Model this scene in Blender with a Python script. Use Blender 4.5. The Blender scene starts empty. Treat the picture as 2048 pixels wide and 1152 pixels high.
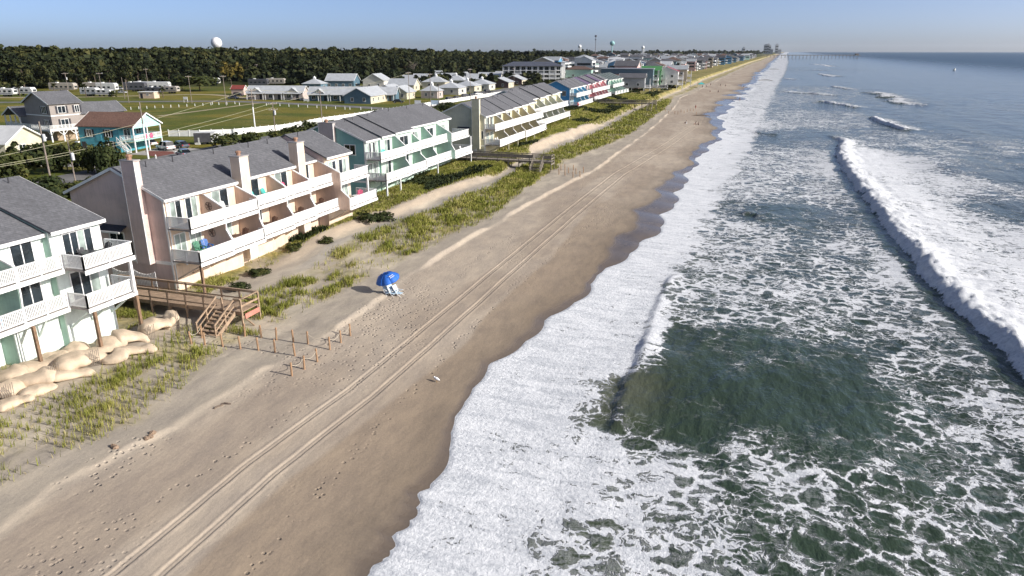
import bpy, math, random
import numpy as np
from mathutils import Vector, Matrix
R = math.radians
SC = bpy.context.scene
COL = SC.collection

# ---------------------------------------------------------------- camera
CAMZ = 22.5                      # metres above the sea
FPX, CXP, CYP = 1420.0, 1024.0, 576.0
PITCH = math.atan(474 / FPX)
YAW = math.atan(496 / math.hypot(FPX, 474))
cam_d = bpy.data.cameras.new('camera')
cam_d.sensor_width = 36.0
cam_d.lens = 36.0 * FPX / 2048.0
cam_d.clip_start = 0.5
cam_d.clip_end = 40000
cam = bpy.data.objects.new('camera', cam_d)
COL.objects.link(cam)
cam.location = (0, 0, CAMZ)
cam.rotation_euler = (math.pi / 2 - PITCH, 0, YAW)
SC.camera = cam

# ---------------------------------------------------------------- sky, sun, exposure
SUN_EL, SUN_AZ = 27.0, 1.5       # azimuth counted from +X (seaward) towards +Y (up the coast)
world = bpy.data.worlds.new('World')
SC.world = world
world.use_nodes = True
_nt = world.node_tree
_bg = _nt.nodes['Background']
_sky = _nt.nodes.new('ShaderNodeTexSky')
_sky.sky_type = 'NISHITA'
_sky.sun_disc = False
_sky.sun_elevation = R(SUN_EL)
_sky.sun_rotation = R(90 - SUN_AZ)
_sky.altitude = 0
_sky.air_density = 0.3
_sky.dust_density = 1.3
_sky.ozone_density = 1.3
_nt.links.new(_sky.outputs[0], _bg.inputs[0])
_bg.inputs[1].default_value = 0.142
sun_d = bpy.data.lights.new('sun', 'SUN')
sun_d.energy = 4.4
sun_d.angle = R(0.5)
sun_d.color = (1.0, 0.955, 0.885)
sun = bpy.data.objects.new('sun', sun_d)
COL.objects.link(sun)
sun.rotation_euler = Vector((math.cos(R(SUN_EL)) * math.cos(R(SUN_AZ)), math.cos(R(SUN_EL)) * math.sin(R(SUN_AZ)),
                             math.sin(R(SUN_EL)))).to_track_quat('Z', 'Y').to_euler()
SC.view_settings.view_transform = 'Standard'
SC.view_settings.look = 'None'
SC.view_settings.gamma = 1.0
SC.view_settings.exposure = 0.43
SC.view_settings.use_curve_mapping = False
SC.cycles.use_denoising = True
SC.cycles.max_bounces = 6
SC.cycles.diffuse_bounces = 3
SC.cycles.glossy_bounces = 3
SC.cycles.transmission_bounces = 4
SC.cycles.volume_bounces = 1
SC.cycles.caustics_reflective = False
SC.cycles.caustics_refractive = False
SC.cycles.use_adaptive_sampling = True
SC.cycles.adaptive_threshold = 0.015

# ---------------------------------------------------------------- survey helper: pixel of the photo + height -> place on the ground
_cp, _sp, _cy, _sy = math.cos(PITCH), math.sin(PITCH), math.cos(YAW), math.sin(YAW)
def ray(u, v):
    du, dv = u - CXP, v - CYP
    fw = FPX * _cp - dv * _sp
    dn = FPX * _sp + dv * _cp
    return du * _cy - fw * _sy, du * _sy + fw * _cy, -dn
def at(u, v, z=0.0):
    x, y, d = ray(u, v)
    t = (z - CAMZ) / d
    return x * t, y * t
def line(pts, z=0.0):
    return np.array([at(u, v, z) for u, v in pts])

# ---------------------------------------------------------------- numpy noise
def _hash(ix, iy, s):
    h = (ix.astype(np.int64) * 374761393 + iy.astype(np.int64) * 668265263 + s * 1442695041) & 0x7fffffff
    h = ((h ^ (h >> 13)) * 1274126177) & 0x7fffffff
    return ((h ^ (h >> 16)) & 0xffff) / 65535.0
def vnoise(x, y, s=0):
    x = np.asarray(x, float); y = np.asarray(y, float)
    ix, iy = np.floor(x), np.floor(y)
    fx, fy = x - ix, y - iy
    fx = fx * fx * fx * (fx * (fx * 6 - 15) + 10); fy = fy * fy * fy * (fy * (fy * 6 - 15) + 10)
    a, b = _hash(ix, iy, s), _hash(ix + 1, iy, s)
    c, d = _hash(ix, iy + 1, s), _hash(ix + 1, iy + 1, s)
    return (a + (b - a) * fx) * (1 - fy) + (c + (d - c) * fx) * fy
def fbm(x, y, s=0, o=4):
    v, a, t = 0.0, 0.5, 0.0
    for i in range(o):
        v = v + a * vnoise(x * 2 ** i + 17.3 * i, y * 2 ** i - 9.1 * i, s + i); t += a; a *= 0.5
    return v / t                      # 0..1
def sst(a, b, x):
    t = np.clip((x - a) / (b - a), 0, 1)
    return t * t * (3 - 2 * t)

# ---------------------------------------------------------------- materials
MATS = {}
class NB:
    """tiny node builder"""
    def __init__(s, name):
        s.m = bpy.data.materials.new(name); s.m.use_nodes = True
        s.t = s.m.node_tree; s.p = s.t.nodes['Principled BSDF']
    def n(s, typ, **kw):
        n = s.t.nodes.new('ShaderNode' + typ)
        for k, v in kw.items(): setattr(n, k, v)
        return n
    def l(s, a, b): s.t.links.new(a, b)
    def put(s, sock, v):
        if hasattr(v, 'is_linked') or hasattr(v, 'links'): s.l(v, sock)
        else: sock.default_value = v
    def math(s, op, a, b=None, c=None, clamp=False):
        n = s.n('Math', operation=op); n.use_clamp = clamp
        s.put(n.inputs[0], a)
        if b is not None: s.put(n.inputs[1], b)
        if c is not None: s.put(n.inputs[2], c)
        return n.outputs[0]
    def mr(s, v, a, b, c=0.0, d=1.0, smooth=True):
        n = s.n('MapRange'); n.interpolation_type = 'SMOOTHSTEP' if smooth else 'LINEAR'
        s.put(n.inputs[0], v); s.put(n.inputs[1], a); s.put(n.inputs[2], b); s.put(n.inputs[3], c); s.put(n.inputs[4], d)
        return n.outputs[0]
    def mix(s, f, a, b, mode='MIX'):
        n = s.n('Mix', data_type='RGBA', blend_type=mode)
        s.put(n.inputs[0], f); s.put(n.inputs[6], a); s.put(n.inputs[7], b)
        return n.outputs[2]
    def attr(s, name, out='Fac'):
        return s.n('Attribute', attribute_name=name).outputs[out]
    def pos(s): return s.n('NewGeometry').outputs['Position']
    def objc(s): return s.n('TexCoord').outputs['Object']
    def mapping(s, vec, scale=(1, 1, 1), loc=(0, 0, 0)):
        n = s.n('Mapping'); s.l(vec, n.inputs[0]); n.inputs[3].default_value = scale; n.inputs[1].default_value = loc
        return n.outputs[0]
    def noise(s, vec, scale, detail=3, rough=0.55, dist=0.0, out=0):
        n = s.n('TexNoise'); s.l(vec, n.inputs['Vector']); n.inputs['Scale'].default_value = scale
        n.inputs['Detail'].default_value = detail; n.inputs['Roughness'].default_value = rough
        n.inputs['Distortion'].default_value = dist
        return n.outputs[out]
    def vor(s, vec, scale, feature='F1', out=0, dim='3D', rnd=1.0):
        n = s.n('TexVoronoi', feature=feature, voronoi_dimensions=dim); s.l(vec, n.inputs['Vector'])
        n.inputs['Scale'].default_value = scale; n.inputs['Randomness'].default_value = rnd
        return n.outputs[out]
    def bump(s, h, strength=0.5, dist=0.1, nrm=None):
        n = s.n('Bump'); s.put(n.inputs['Strength'], strength); n.inputs['Distance'].default_value = dist
        s.l(h, n.inputs['Height'])
        if nrm is not None: s.l(nrm, n.inputs['Normal'])
        return n.outputs[0]
    def out(s, base=None, rough=None, nrm=None, **kw):
        if base is not None: s.put(s.p.inputs['Base Color'], base)
        if rough is not None: s.put(s.p.inputs['Roughness'], rough)
        if nrm is not None: s.l(nrm, s.p.inputs['Normal'])
        for k, v in kw.items(): s.put(s.p.inputs[k], v)
        return s.m
def rgba(c): return (c[0], c[1], c[2], 1.0)

def flat_mat(name, c, rough=0.6, var=0.12, scale=1.5, metal=0.0, bump=0.0, bscale=30):
    """paint, wood, plastic: one colour with faint weathering"""
    if name in MATS: return MATS[name]
    b = NB(name)
    o = b.objc()
    f = b.noise(o, scale, 4)
    lo = rgba([x * (1 - var) for x in c]); hi = rgba([min(1, x * (1 + var)) for x in c])
    col = b.mix(b.mr(f, 0.3, 0.7), lo, hi)
    nr = b.bump(b.noise(o, bscale, 3), bump, 0.02) if bump else None
    MATS[name] = b.out(col, rough, nr, Metallic=metal)
    return MATS[name]

def siding_mat(name, c, pitch=0.2, vertical=False, rough=0.55):
    """lap siding / vertical board: shadow lines are fine relief"""
    if name in MATS: return MATS[name]
    b = NB(name)
    p = b.pos()
    sep = b.n('SeparateXYZ'); b.l(p, sep.inputs[0])
    ax = b.math('ADD', sep.outputs[0], sep.outputs[1]) if vertical else sep.outputs[2]
    fr = b.math('FRACT', b.math('DIVIDE', ax, pitch))
    h = b.math('SUBTRACT', 1.0, fr) if not vertical else b.mr(b.math('ABSOLUTE', b.math('SUBTRACT', fr, 0.5)), 0.42, 0.48)
    if vertical: h = b.math('SUBTRACT', 1.0, h)
    f = b.noise(b.mapping(p, (0.5, 0.5, 0.9)), 1.0, 4)
    g = b.noise(b.mapping(p, (6, 6, 0.8)), 1.0, 3)
    f = b.math('ADD', b.math('MULTIPLY', f, 0.6), b.math('MULTIPLY', g, 0.4))
    lo = rgba([x * 0.86 for x in c]); hi = rgba([min(1, x * 1.06) for x in c])
    col = b.mix(b.mr(f, 0.32, 0.62), lo, hi)
    MATS[name] = b.out(col, rough, b.bump(h, 0.55, 0.025))
    return MATS[name]

def roof_mat(name, c, rough=0.9, c2=None):
    """asphalt shingles: mottled tabs in courses"""
    if name in MATS: return MATS[name]
    b = NB(name)
    p = b.pos()
    br = b.n('TexBrick'); br.offset = 0.5
    # courses run up the slope: use x (along slope in plan) and y
    sp = b.n('SeparateXYZ'); b.l(p, sp.inputs[0])
    cb = b.n('CombineXYZ'); b.l(sp.outputs[1], cb.inputs[0]); b.l(b.math('ADD', sp.outputs[0], sp.outputs[2]), cb.inputs[1])
    b.l(cb.outputs[0], br.inputs['Vector'])
    br.inputs['Scale'].default_value = 1.0; br.inputs['Brick Width'].default_value = 0.26; br.inputs['Row Height'].default_value = 0.14
    br.inputs['Mortar Size'].default_value = 0.008; br.inputs['Bias'].default_value = -0.1
    c2 = c2 or [x * 1.28 for x in c]
    br.inputs['Color1'].default_value = rgba(c); br.inputs['Color2'].default_value = rgba(c2)
    br.inputs['Mortar'].default_value = rgba([x * 0.6 for x in c])
    f = b.noise(p, 0.35, 4)
    col = b.mix(b.mr(f, 0.3, 0.7), br.outputs[0], rgba([x * 0.75 for x in c]))
    col2 = b.mix(0.5, br.outputs[0], col)
    col2 = b.mix(1.0, col2, b.mix(b.mr(b.noise(p, 3.2, 5, .75), .3, .7), (.78, .78, .78, 1), (1.2, 1.2, 1.2, 1)), 'MULTIPLY')
    MATS[name] = b.out(col2, rough, b.bump(br.outputs[1], 0.25, 0.02))
    return MATS[name]

def metal_roof_mat(name, c):
    if name in MATS: return MATS[name]
    b = NB(name)
    f = b.noise(b.pos(), 0.6, 3)
    MATS[name] = b.out(b.mix(b.mr(f, .3, .7), rgba([x * .85 for x in c]), rgba(c)), 0.45, Metallic=0.2)
    return MATS[name]

def glass_mat(name, c=(0.02, 0.028, 0.035), rough=0.06):
    if name in MATS: return MATS[name]
    b = NB(name)
    f = b.noise(b.pos(), 0.8, 2)
    MATS[name] = b.out(b.mix(b.mr(f, .35, .65), rgba([x * .6 for x in c]), rgba([x * 1.3 for x in c])), rough, **{'Specular IOR Level': 0.6})
    return MATS[name]

# ---------------------------------------------------------------- mesh and object helpers
def link(o, parent=None):
    COL.objects.link(o)
    if parent is not None: o.parent = parent
    return o
def tag(o, label=None, cat=None, group=None, kind=None):
    if label: o['label'] = label
    if cat: o['category'] = cat
    if group: o['group'] = group
    if kind: o['kind'] = kind
    return o
def empty(name, loc=(0, 0, 0), rz=0.0, label=None, cat=None, group=None):
    o = bpy.data.objects.new(name, None)
    o.empty_display_size = 0.2
    o.location = loc; o.rotation_euler = (0, 0, rz)
    COL.objects.link(o)
    return tag(o, label, cat, group)
def np_mesh(name, v, f, smooth=False):
    """v (n,3), f (m,k) uniform faces"""
    me = bpy.data.meshes.new(name)
    v = np.asarray(v, np.float32); f = np.asarray(f, np.int32)
    me.vertices.add(len(v)); me.vertices.foreach_set('co', v.ravel())
    k = f.shape[1]
    me.loops.add(f.size); me.loops.foreach_set('vertex_index', f.ravel())
    me.polygons.add(len(f)); me.polygons.foreach_set('loop_start', np.arange(0, f.size, k, dtype=np.int32))
    me.polygons.foreach_set('loop_total', np.full(len(f), k, np.int32))
    if smooth: me.polygons.foreach_set('use_smooth', np.ones(len(f), bool))
    me.update(calc_edges=True)
    return me
def grid_faces(nr, nc):
    i = np.arange((nr - 1) * (nc - 1)); r, c = i // (nc - 1), i % (nc - 1)
    a = r * nc + c
    return np.stack([a, a + 1, a + nc + 1, a + nc], 1)
def add_attr(me, name, arr):
    arr = np.asarray(arr, np.float32)
    if arr.ndim == 1:
        a = me.attributes.new(name, 'FLOAT', 'POINT'); a.data.foreach_set('value', arr)
    else:
        a = me.attributes.new(name, 'FLOAT_COLOR', 'POINT')
        a.data.foreach_set('color', np.concatenate([arr, np.ones((len(arr), 1), np.float32)], 1).ravel())

class MB:
    """collects boxes, prisms and tubes; build() makes them ONE mesh object"""
    def __init__(s, org=(0, 0, 0)):
        s.v = []; s.f = []; s.o = org
    def add(s, vs, fs):
        n = len(s.v); s.v += vs; s.f += [[i + n for i in f] for f in fs]; return s
    def box(s, x0, x1, y0, y1, z0, z1):
        if x0 > x1: x0, x1 = x1, x0
        if y0 > y1: y0, y1 = y1, y0
        if z0 > z1: z0, z1 = z1, z0
        return s.add([(x0, y0, z0), (x1, y0, z0), (x1, y1, z0), (x0, y1, z0), (x0, y0, z1), (x1, y0, z1), (x1, y1, z1), (x0, y1, z1)],
                     [[0, 3, 2, 1], [4, 5, 6, 7], [0, 1, 5, 4], [1, 2, 6, 5], [2, 3, 7, 6], [3, 0, 4, 7]])
    def prism_y(s, poly, y0, y1):
        """poly: (x,z) points, extruded along y"""
        n = len(poly)
        vs = [(x, y0, z) for x, z in poly] + [(x, y1, z) for x, z in poly]
        return s.add(vs, [list(range(n)), list(range(2 * n - 1, n - 1, -1))] + [[(i + 1) % n, i, i + n, (i + 1) % n + n] for i in range(n)])
    def prism_x(s, poly, x0, x1):
        n = len(poly)
        vs = [(x0, y, z) for y, z in poly] + [(x1, y, z) for y, z in poly]
        return s.add(vs, [list(range(n)), list(range(2 * n - 1, n - 1, -1))] + [[(i + 1) % n, i, i + n, (i + 1) % n + n] for i in range(n)])
    def prism_z(s, poly, z0, z1):
        n = len(poly)
        vs = [(x, y, z0) for x, y in poly] + [(x, y, z1) for x, y in poly]
        return s.add(vs, [list(range(n - 1, -1, -1)), list(range(n, 2 * n))] + [[i, (i + 1) % n, (i + 1) % n + n, i + n] for i in range(n)])
    def bar(s, a, b, w, h=None):
        """square bar from a to b"""
        h = h or w
        a, b = Vector(a), Vector(b); d = (b - a).normalized()
        up = Vector((0, 0, 1)) if abs(d.z) < 0.95 else Vector((0, 1, 0))
        sx = d.cross(up).normalized() * w / 2; sz = sx.cross(d).normalized() * h / 2
        vs = [tuple(p + q) for p in (a, b) for q in (-sx - sz, sx - sz, sx + sz, -sx + sz)]
        return s.add(vs, [[0, 1, 2, 3], [7, 6, 5, 4], [0, 4, 5, 1], [1, 5, 6, 2], [2, 6, 7, 3], [3, 7, 4, 0]])
    def tube(s, pts, r, n=6, r2=None):
        pts = [Vector(p) for p in pts]; m = len(pts); vs = []
        for i, p in enumerate(pts):
            d = (pts[min(i + 1, m - 1)] - pts[max(i - 1, 0)]).normalized()
            up = Vector((0, 0, 1)) if abs(d.z) < 0.9 else Vector((0, 1, 0))
            sx = d.cross(up).normalized(); sz = sx.cross(d).normalized()
            rr = r if r2 is None else r + (r2 - r) * i / (m - 1)
            for k in range(n):
                t = 2 * math.pi * k / n
                vs.append(tuple(p + sx * math.cos(t) * rr + sz * math.sin(t) * rr))
        fs = [[i * n + k, i * n + (k + 1) % n, (i + 1) * n + (k + 1) % n, (i + 1) * n + k] for i in range(m - 1) for k in range(n)]
        fs += [list(range(n - 1, -1, -1)), list(range((m - 1) * n, m * n))]
        return s.add(vs, fs)
    def lathe(s, prof, n=12, c=(0, 0)):
        """prof: (r,z)"""
        vs = [(c[0] + r * math.cos(2 * math.pi * k / n), c[1] + r * math.sin(2 * math.pi * k / n), z) for r, z in prof for k in range(n)]
        m = len(prof)
        fs = [[i * n + k, i * n + (k + 1) % n, (i + 1) * n + (k + 1) % n, (i + 1) * n + k] for i in range(m - 1) for k in range(n)]
        return s.add(vs, fs + [list(range(n - 1, -1, -1)), list(range((m - 1) * n, m * n))])
    def build(s, name, mat, parent=None, smooth=False, kind=None, label=None, cat=None, group=None, keep=False):
        o = s.o
        me = bpy.data.meshes.new(name)
        me.from_pydata([(x - o[0], y - o[1], z - o[2]) for x, y, z in s.v], [], s.f)
        if smooth: me.polygons.foreach_set('use_smooth', [True] * len(me.polygons))
        me.update()
        if mat is not None: me.materials.append(mat)
        ob = bpy.data.objects.new(name, me)
        if parent is None: ob.location = o
        link(ob, parent)
        return tag(ob, label, cat, group, kind)
def copy_tree(o, parent=None):
    c = o.copy(); COL.objects.link(c); c.parent = parent
    for ch in o.children: copy_tree(ch, c)
    return c
# ================================================================ the land: one sheet from under the surf to the horizon
random.seed(7)
def curve(pts):
    a = np.array(pts, float)
    return lambda y: np.interp(y, a[:, 1], a[:, 0])
_W = curve([(-14.0, -60), (-14.0, 10), (-14.3, 22.6), (-14.6, 28.5), (-14.8, 33.5), (-16.7, 39.5), (-16.5, 44.1), (-15.8, 49.7), (-14.2, 61.6),
            (-13.6, 72.8), (-11.2, 88.9), (-10.7, 112.5), (-10.5, 166), (-8.9, 257), (-7.8, 409), (2.3, 762), (26.5, 1606), (158, 6196), (500, 16000)])
def W(y):
    """water's edge, scalloped by the last run-up"""
    y = np.asarray(y, float)
    s = np.clip(y / 60, 0.5, 6)
    a = np.abs(np.sin(y * 0.62 / s ** .6 + 2.3 * vnoise(y * .21 / s, y * 0, 5)))
    b = np.abs(np.sin(y * 1.9 / s ** .7 + 3 * vnoise(y * .7 / s, y * 0, 8)))
    big = (vnoise(y * 0.11 / s ** .5, y * 0 + 3.3, 4) - 0.5) * 2.2 * s ** .8
    return _W(y) + big + 0.85 * s ** .7 * (a - .6) + 0.38 * s ** .7 * (b - .6)
T = curve([(-23.2, -60), (-23.2, 18), (-23.3, 27), (-22.8, 37), (-22.7, 50), (-22.7, 68), (-22.4, 102), (-21.9, 128), (-18.9, 171), (-16, 230), (-18, 300),
           (-24, 345), (-20, 500), (-5, 900), (20, 1700), (150, 6196), (490, 16000)])
_S1 = curve([(-30.6, -60), (-30.6, 18), (-31.6, 22), (-30.2, 28.6), (-30.2, 32.5), (-30.1, 37), (-29.3, 46.7), (-30.2, 57.5), (-30.0, 73.4), (-28.9, 98),
             (-26.6, 128), (-26.5, 200), (-29, 286), (-33, 350), (-30, 450), (-12.6, 1212), (5, 1700), (140, 6196), (480, 16000)])
def S1(y): return _S1(y) + 0.55 * (fbm(y * .25, y * 0 + 1, 11, 3) - .5) + np.clip(y / 400, 0, 6) * (vnoise(y * .02, y * 0, 3) - .5)
_S2 = curve([(-43.5, -60), (-43.3, 30), (-43.5, 57), (-44.6, 67), (-43.6, 77), (-42.4, 89), (-42, 97), (-40.9, 105), (-42.8, 139), (-42.4, 160), (-41.6, 205),
             (-43.2, 270), (-41.5, 302), (-39.6, 380), (-38.5, 553), (-16, 1434), (0, 1900), (134, 6196), (470, 16000)])
def S2(y): return _S2(y) + 1.4 * (fbm(y * .18, y * 0 + 7, 21, 3) - .5)
_H2 = curve([(0.0, -60), (0.0, 54), (0.35, 62), (0.7, 70), (0.9, 90), (1.0, 110), (1.5, 140), (1.9, 165), (1.6, 200), (1.5, 260), (1.8, 320), (2.2, 500), (2.2, 30000)])
_B = curve([(-47, -60), (-47, 76), (-51, 88), (-51, 120), (-49.5, 130), (-50, 165), (-54, 175), (-58, 230), (-60, 330), (-62, 400), (-58, 700), (-30, 1434), (120, 6196), (450, 16000)])
_ZB = curve([(2.5, -60), (2.5, 38), (2.6, 46), (2.75, 60), (2.9, 76), (3.2, 88), (3.3, 120), (3.6, 150), (4.6, 200), (4.9, 235), (4.9, 330), (4.4, 420), (4.0, 700), (4, 30000)])
PLAIN = 3.0
def zland(x, y, detail=True):
    x = np.asarray(x, float); y = np.asarray(y, float)
    w, s1, s2, b, zb = W(y), S1(y), S2(y), _B(y), _ZB(y)
    o = x - w
    z = np.where(o > 0, 0.22 - 0.05 * o, 0.22)
    d = np.clip((w - x) / np.maximum(w - s1, 3), 0, 1)
    z = z + 1.45 * d ** 0.72
    sh = (0.06 + 0.26 * sst(.35, .65, fbm(y * .12, y * 0, 31, 2))) * np.clip(1.3 - y / 600, .6, 1)
    sh = np.where((y > 37.5) & (y < 45), sh * .35, sh)
    z = z + sh * sst(0.30, -0.30, x - s1 + .35 * (fbm(x * .0 + 3, y * 1.6, 33, 3) - .5))
    z = z + 0.35 * sst(0, 1, (s1 - x) / np.maximum(s1 - s2, 2))
    z = z + _H2(y) * (0.25 + .75 * sst(1.5, -0.7, x - s2 + .5 * (fbm(x * .0, y * .9, 41, 2) - .5))) * sst(6, -1.5, x - s2)
    zt = 2.45 + _H2(y) * 1.0
    k = sst(s2 - 1.0, b + 0.5, x)
    z = np.where(x < s2 - 1.0, z + (zb - zt) * k, z)
    kb = sst(-9, -22, x - b)
    z = z * (1 - kb) + PLAIN * kb
    if detail:
        near = np.clip(1.6 - y / 160, 0, 1)
        g = sst(s1 - 1.0, s1 - 3, x) * sst(b - 3, b + 2, x)
        z = z + g * (0.34 * (fbm(x * .33, y * .22, 51, 4) - .5)) * (1 - .6 * sst(-3, -6, x - s2))
        z = z + 0.05 * (fbm(x * .45, y * .12, 61, 3) - .5) * sst(0.5, -2, o)
        # wheel ruts
        t = x - T(y)
        vis = (0.35 + .65 * sst(400, 120, y)) * sst(-4, -1, x * 0 - 0) 
        for c in (-0.92, 0.92):
            q = np.abs(t - c)
            z = z + vis * (-0.032 * sst(.24, .12, q) + 0.02 * sst(.12, .24, q) * sst(.46, .27, q) + .014 * sst(.07, .03, np.abs(q - .0)))
    return z
# ---- grid: columns follow the beach's own lines, rows widen with distance
_rows = np.concatenate([np.linspace(-60, 7.2, 60), 8 * 1.0077 ** np.arange(0, 900)])
_rows = _rows[_rows < 6000]; _rows = np.concatenate([_rows, [7000, 9000, 12000, 16000]])
def _cols(y):
    k = [W(y) + 14, W(y) + 1.0, W(y) - 1.2, T(y) + 1.6, T(y) - 1.6, S1(y) + 1.0, S1(y) - 1.0, S2(y) + 2.2, S2(y) - 1.6, _B(y) + .2, _B(y) - 26, _B(y) * 0 - 125,
         _B(y) * 0 - 420, _B(y) * 0 - 2500, _B(y) * 0 - 16000]
    for i in range(1, len(k)): k[i] = np.minimum(k[i], k[i - 1] - 0.05)
    n = [10, 10, 30, 64, 26, 22, 60, 26, 26, 30, 26, 60, 30, 12]
    out = []
    for i, m in enumerate(n):
        for j in range(m):
            out.append(k[i] + (k[i + 1] - k[i]) * (j / m))
    out.append(k[-1])
    return np.stack(out, 1)
GX = _cols(_rows); GY = np.repeat(_rows[:, None], GX.shape[1], 1)
GZ = zland(GX, GY)
# ---- what the surface is made of
def lerp3(a, b, t): return a + (b - a) * t[..., None]
def C3(*c): return np.array(c)
x, y = GX, GY
w, s1, s2, bb = W(y), S1(y), S2(y), _B(y)
n1 = fbm(x * .08, y * .03, 71, 4); n2 = fbm(x * .5, y * .35, 72, 4); n3 = fbm(x * .02, y * .02, 73, 4)
base = np.broadcast_to(C3(.335, .278, .220), x.shape + (3,)).copy()
base = lerp3(base, C3(.395, .335, .268), sst(.35, .65, fbm(x * .22, y * .06, 75, 4)))
# old wet-line shapes left on the lower beach
wl = T(y) + 2.6 + 3.0 * (fbm(y * .06, y * 0, 77, 3) - .45) 
damp = sst(-.25, .25, x - wl) * sst(140, 70, y)
base = lerp3(base, C3(.285, .225, .165), damp * .8)
base = lerp3(base, C3(.37, .325, .265), sst(s1 + .4, s1 - .6, x) * .9)                        # grey crusted strip
base = lerp3(base, C3(.41, .355, .285), sst(.6, .2, np.abs(x - s1 - .15)) * .6 * sst(.3, .6, fbm(y * .3, y * 0, 79, 2) + .15))   # pale scarp lip
pale = sst(.5, .7, fbm(x * .35, y * .16, 81, 4)) * sst(s1, s1 - 2, x)
base = lerp3(base, C3(.50, .44, .345), pale * .7)
base = lerp3(base, C3(.44, .365, .28), sst(1.25, .3, np.abs(x - s2 - .1 - .8 * (n2 - .5))) * np.interp(y, [50, 62, 100, 112, 136, 145, 190, 205, 240, 260, 300, 330, 900], [0, .9, .9, .2, .1, .85, .8, .2, .1, .5, .3, .6, .6]))
base = lerp3(base, C3(.33, .305, .265), sst(.95, .45, np.abs(x - s2 - 2.5)) * sst(52, 62, y) * sst(290, 240, y) * .9)    # bare sand of the dune face
# plant cover: thatch and runners between the blades
gl, gr = s2 + np.interp(y, [20, 32, 55, 70, 90, 130, 200, 280, 300], [4.4, 3.4, 4.2, 3.3, 3.6, 3.4, 3.4, 3.6, 2.5]), s1 - np.interp(y, [20, 28, 37, 46, 55, 68, 88, 105, 134, 160, 182, 306], [2.9, 2.4, 4.6, 5.2, 3.8, 2.6, 2.2, 4.5, 8.0, 5.5, 4.0, 3.2])
strip = sst(gr + .8, gr - .8, x) * sst(gl - 1.0, gl + .8, x)
cover = strip * (sst(.40, .75, n2) * .45 * sst(130, 60, y) + sst(40, 125, y) * (.30 + .55 * sst(.35, .6, n2)))
ue = s2 - np.interp(y, [60, 104, 112, 136, 146, 190, 205, 260], [.6, .6, -1.2, -1.2, .6, .6, -1.4, -1.5])
cover = np.maximum(cover, sst(ue, ue - 1.6, x) * sst(bb - 30, bb - 8, x) * (.25 + .7 * sst(.35, .6, n2 + .25 * sst(55, 110, y))))
cover = np.maximum(cover, sst(s2 - .5, s2 - 3, x) * sst(120, 160, y) * .95)
cover = np.maximum(cover, sst(270, 320, y) * sst(s2 - .5, s2 - 3, x) * .95)
cover = np.clip(cover * sst(-8.2, -7.5, -bb + x * 0 + bb - 7), 0, 1) if False else np.clip(cover, 0, 1)
veg = lerp3(np.broadcast_to(C3(.20, .185, .065), x.shape + (3,)), C3(.33, .27, .12), sst(.35, .7, fbm(x * .3, y * .2, 83, 3)))
base = base + (veg - base) * cover[..., None]
# lawns and fields behind the houses
lawn_k = sst(bb - 13, bb - 18, x)
lw = lerp3(np.broadcast_to(C3(.10, .12, .022), x.shape + (3,)), C3(.20, .17, .035), sst(.4, .68, fbm(x * .05, y * .09, 85, 4)))
lw = lerp3(lw, C3(.25, .20, .075), sst(.62, .78, fbm(x * .04, y * .16, 86, 3)) * .6)
lw = lerp3(lw, C3(.05, .06, .02), sst(250, 420, y) * sst(-250, -330, x))
base = base + (lw - base) * lawn_k[..., None]
far_town = sst(420, 520, y) * sst(bb - 8, bb - 16, x)
base = lerp3(base, C3(.075, .085, .04), far_town * .8)
# wetness
ww = np.interp(y, [0, 22, 28, 33, 38, 49, 60, 71, 80, 92, 110, 130, 150, 170, 205, 260, 330, 420, 620, 6000],
                  [1.2, 1.0, .9, .7, .25, .9, 1.3, .35, 3.0, 3.2, 3.4, 2.8, .8, 2.2, 1.5, 5.0, 5.5, 4.0, 5, 8])
ww = ww * np.interp(y, [0, 60, 75, 9e3], [1.0, .9, 1, 1]) * (.75 + .5 * fbm(y * .08, y * 0, 91, 2))
soft = sst(60, 90, y)
wet = sst(ww * (1.7 - .4 * soft), ww * (.2 + .55 * soft), w - x) * (w - x > -2)
wet = np.where(x > w, 1, wet)
dampn = sst(ww * 1.6 + 4.0, ww * .6, w - x)
base = base * (1 - .30 * np.clip(dampn + wet, 0, 1))[..., None]
foot = sst(3.6, 1.0, np.hypot((x + 27.3) / 1.0, (y - 49.5) / 2.6)) + sst(1.6, .5, np.abs(x + 24.6 + (y - 44) * .1)) * sst(36, 40, y) * sst(58, 50, y) * .6
foot = foot + sst(1.1, .4, np.abs(y - 39.95)) * sst(-38, -36.5, x) * sst(-26.5, -28.5, x)
trail = np.maximum(sst(.45, .2, np.abs(x + 25.6 + .9 * np.sin(y * .11))), sst(.4, .2, np.abs(x + 19.6 - .7 * np.sin(y * .07 + 1)))) * (.5 + .5 * (fbm(x * .3, y * .2, 93, 2) > .45)) * (y < 260)
foot = foot + trail * .8 + sst(.52, .7, fbm(x * .12, y * .08, 95, 3)) * sst(s1 - 1, s1 + 1, x) * sst(w - 4, w - 7, x) * .35
foot = foot + sst(1.5, .6, np.abs(x + 30.6)) * sst(21.5, 23, y) * sst(28.5, 26, y) + sst(3.0, .5, np.abs(y - 121)) * sst(-34, -32, x) * sst(-22, -26, x)
me = np_mesh('beach', np.stack([GX, GY, GZ], -1).reshape(-1, 3), grid_faces(*GX.shape)[:, ::-1], True)
add_attr(me, 'Col', base.reshape(-1, 3)); add_attr(me, 'wet', np.clip(wet, 0, 1).ravel()); add_attr(me, 'foot', np.clip(foot, 0, 1).ravel())
add_attr(me, 'green', np.clip(cover + lawn_k, 0, 1).ravel())
b = NB('sand_and_turf'); p = b.pos()
col = b.attr('Col', 'Color')
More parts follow.
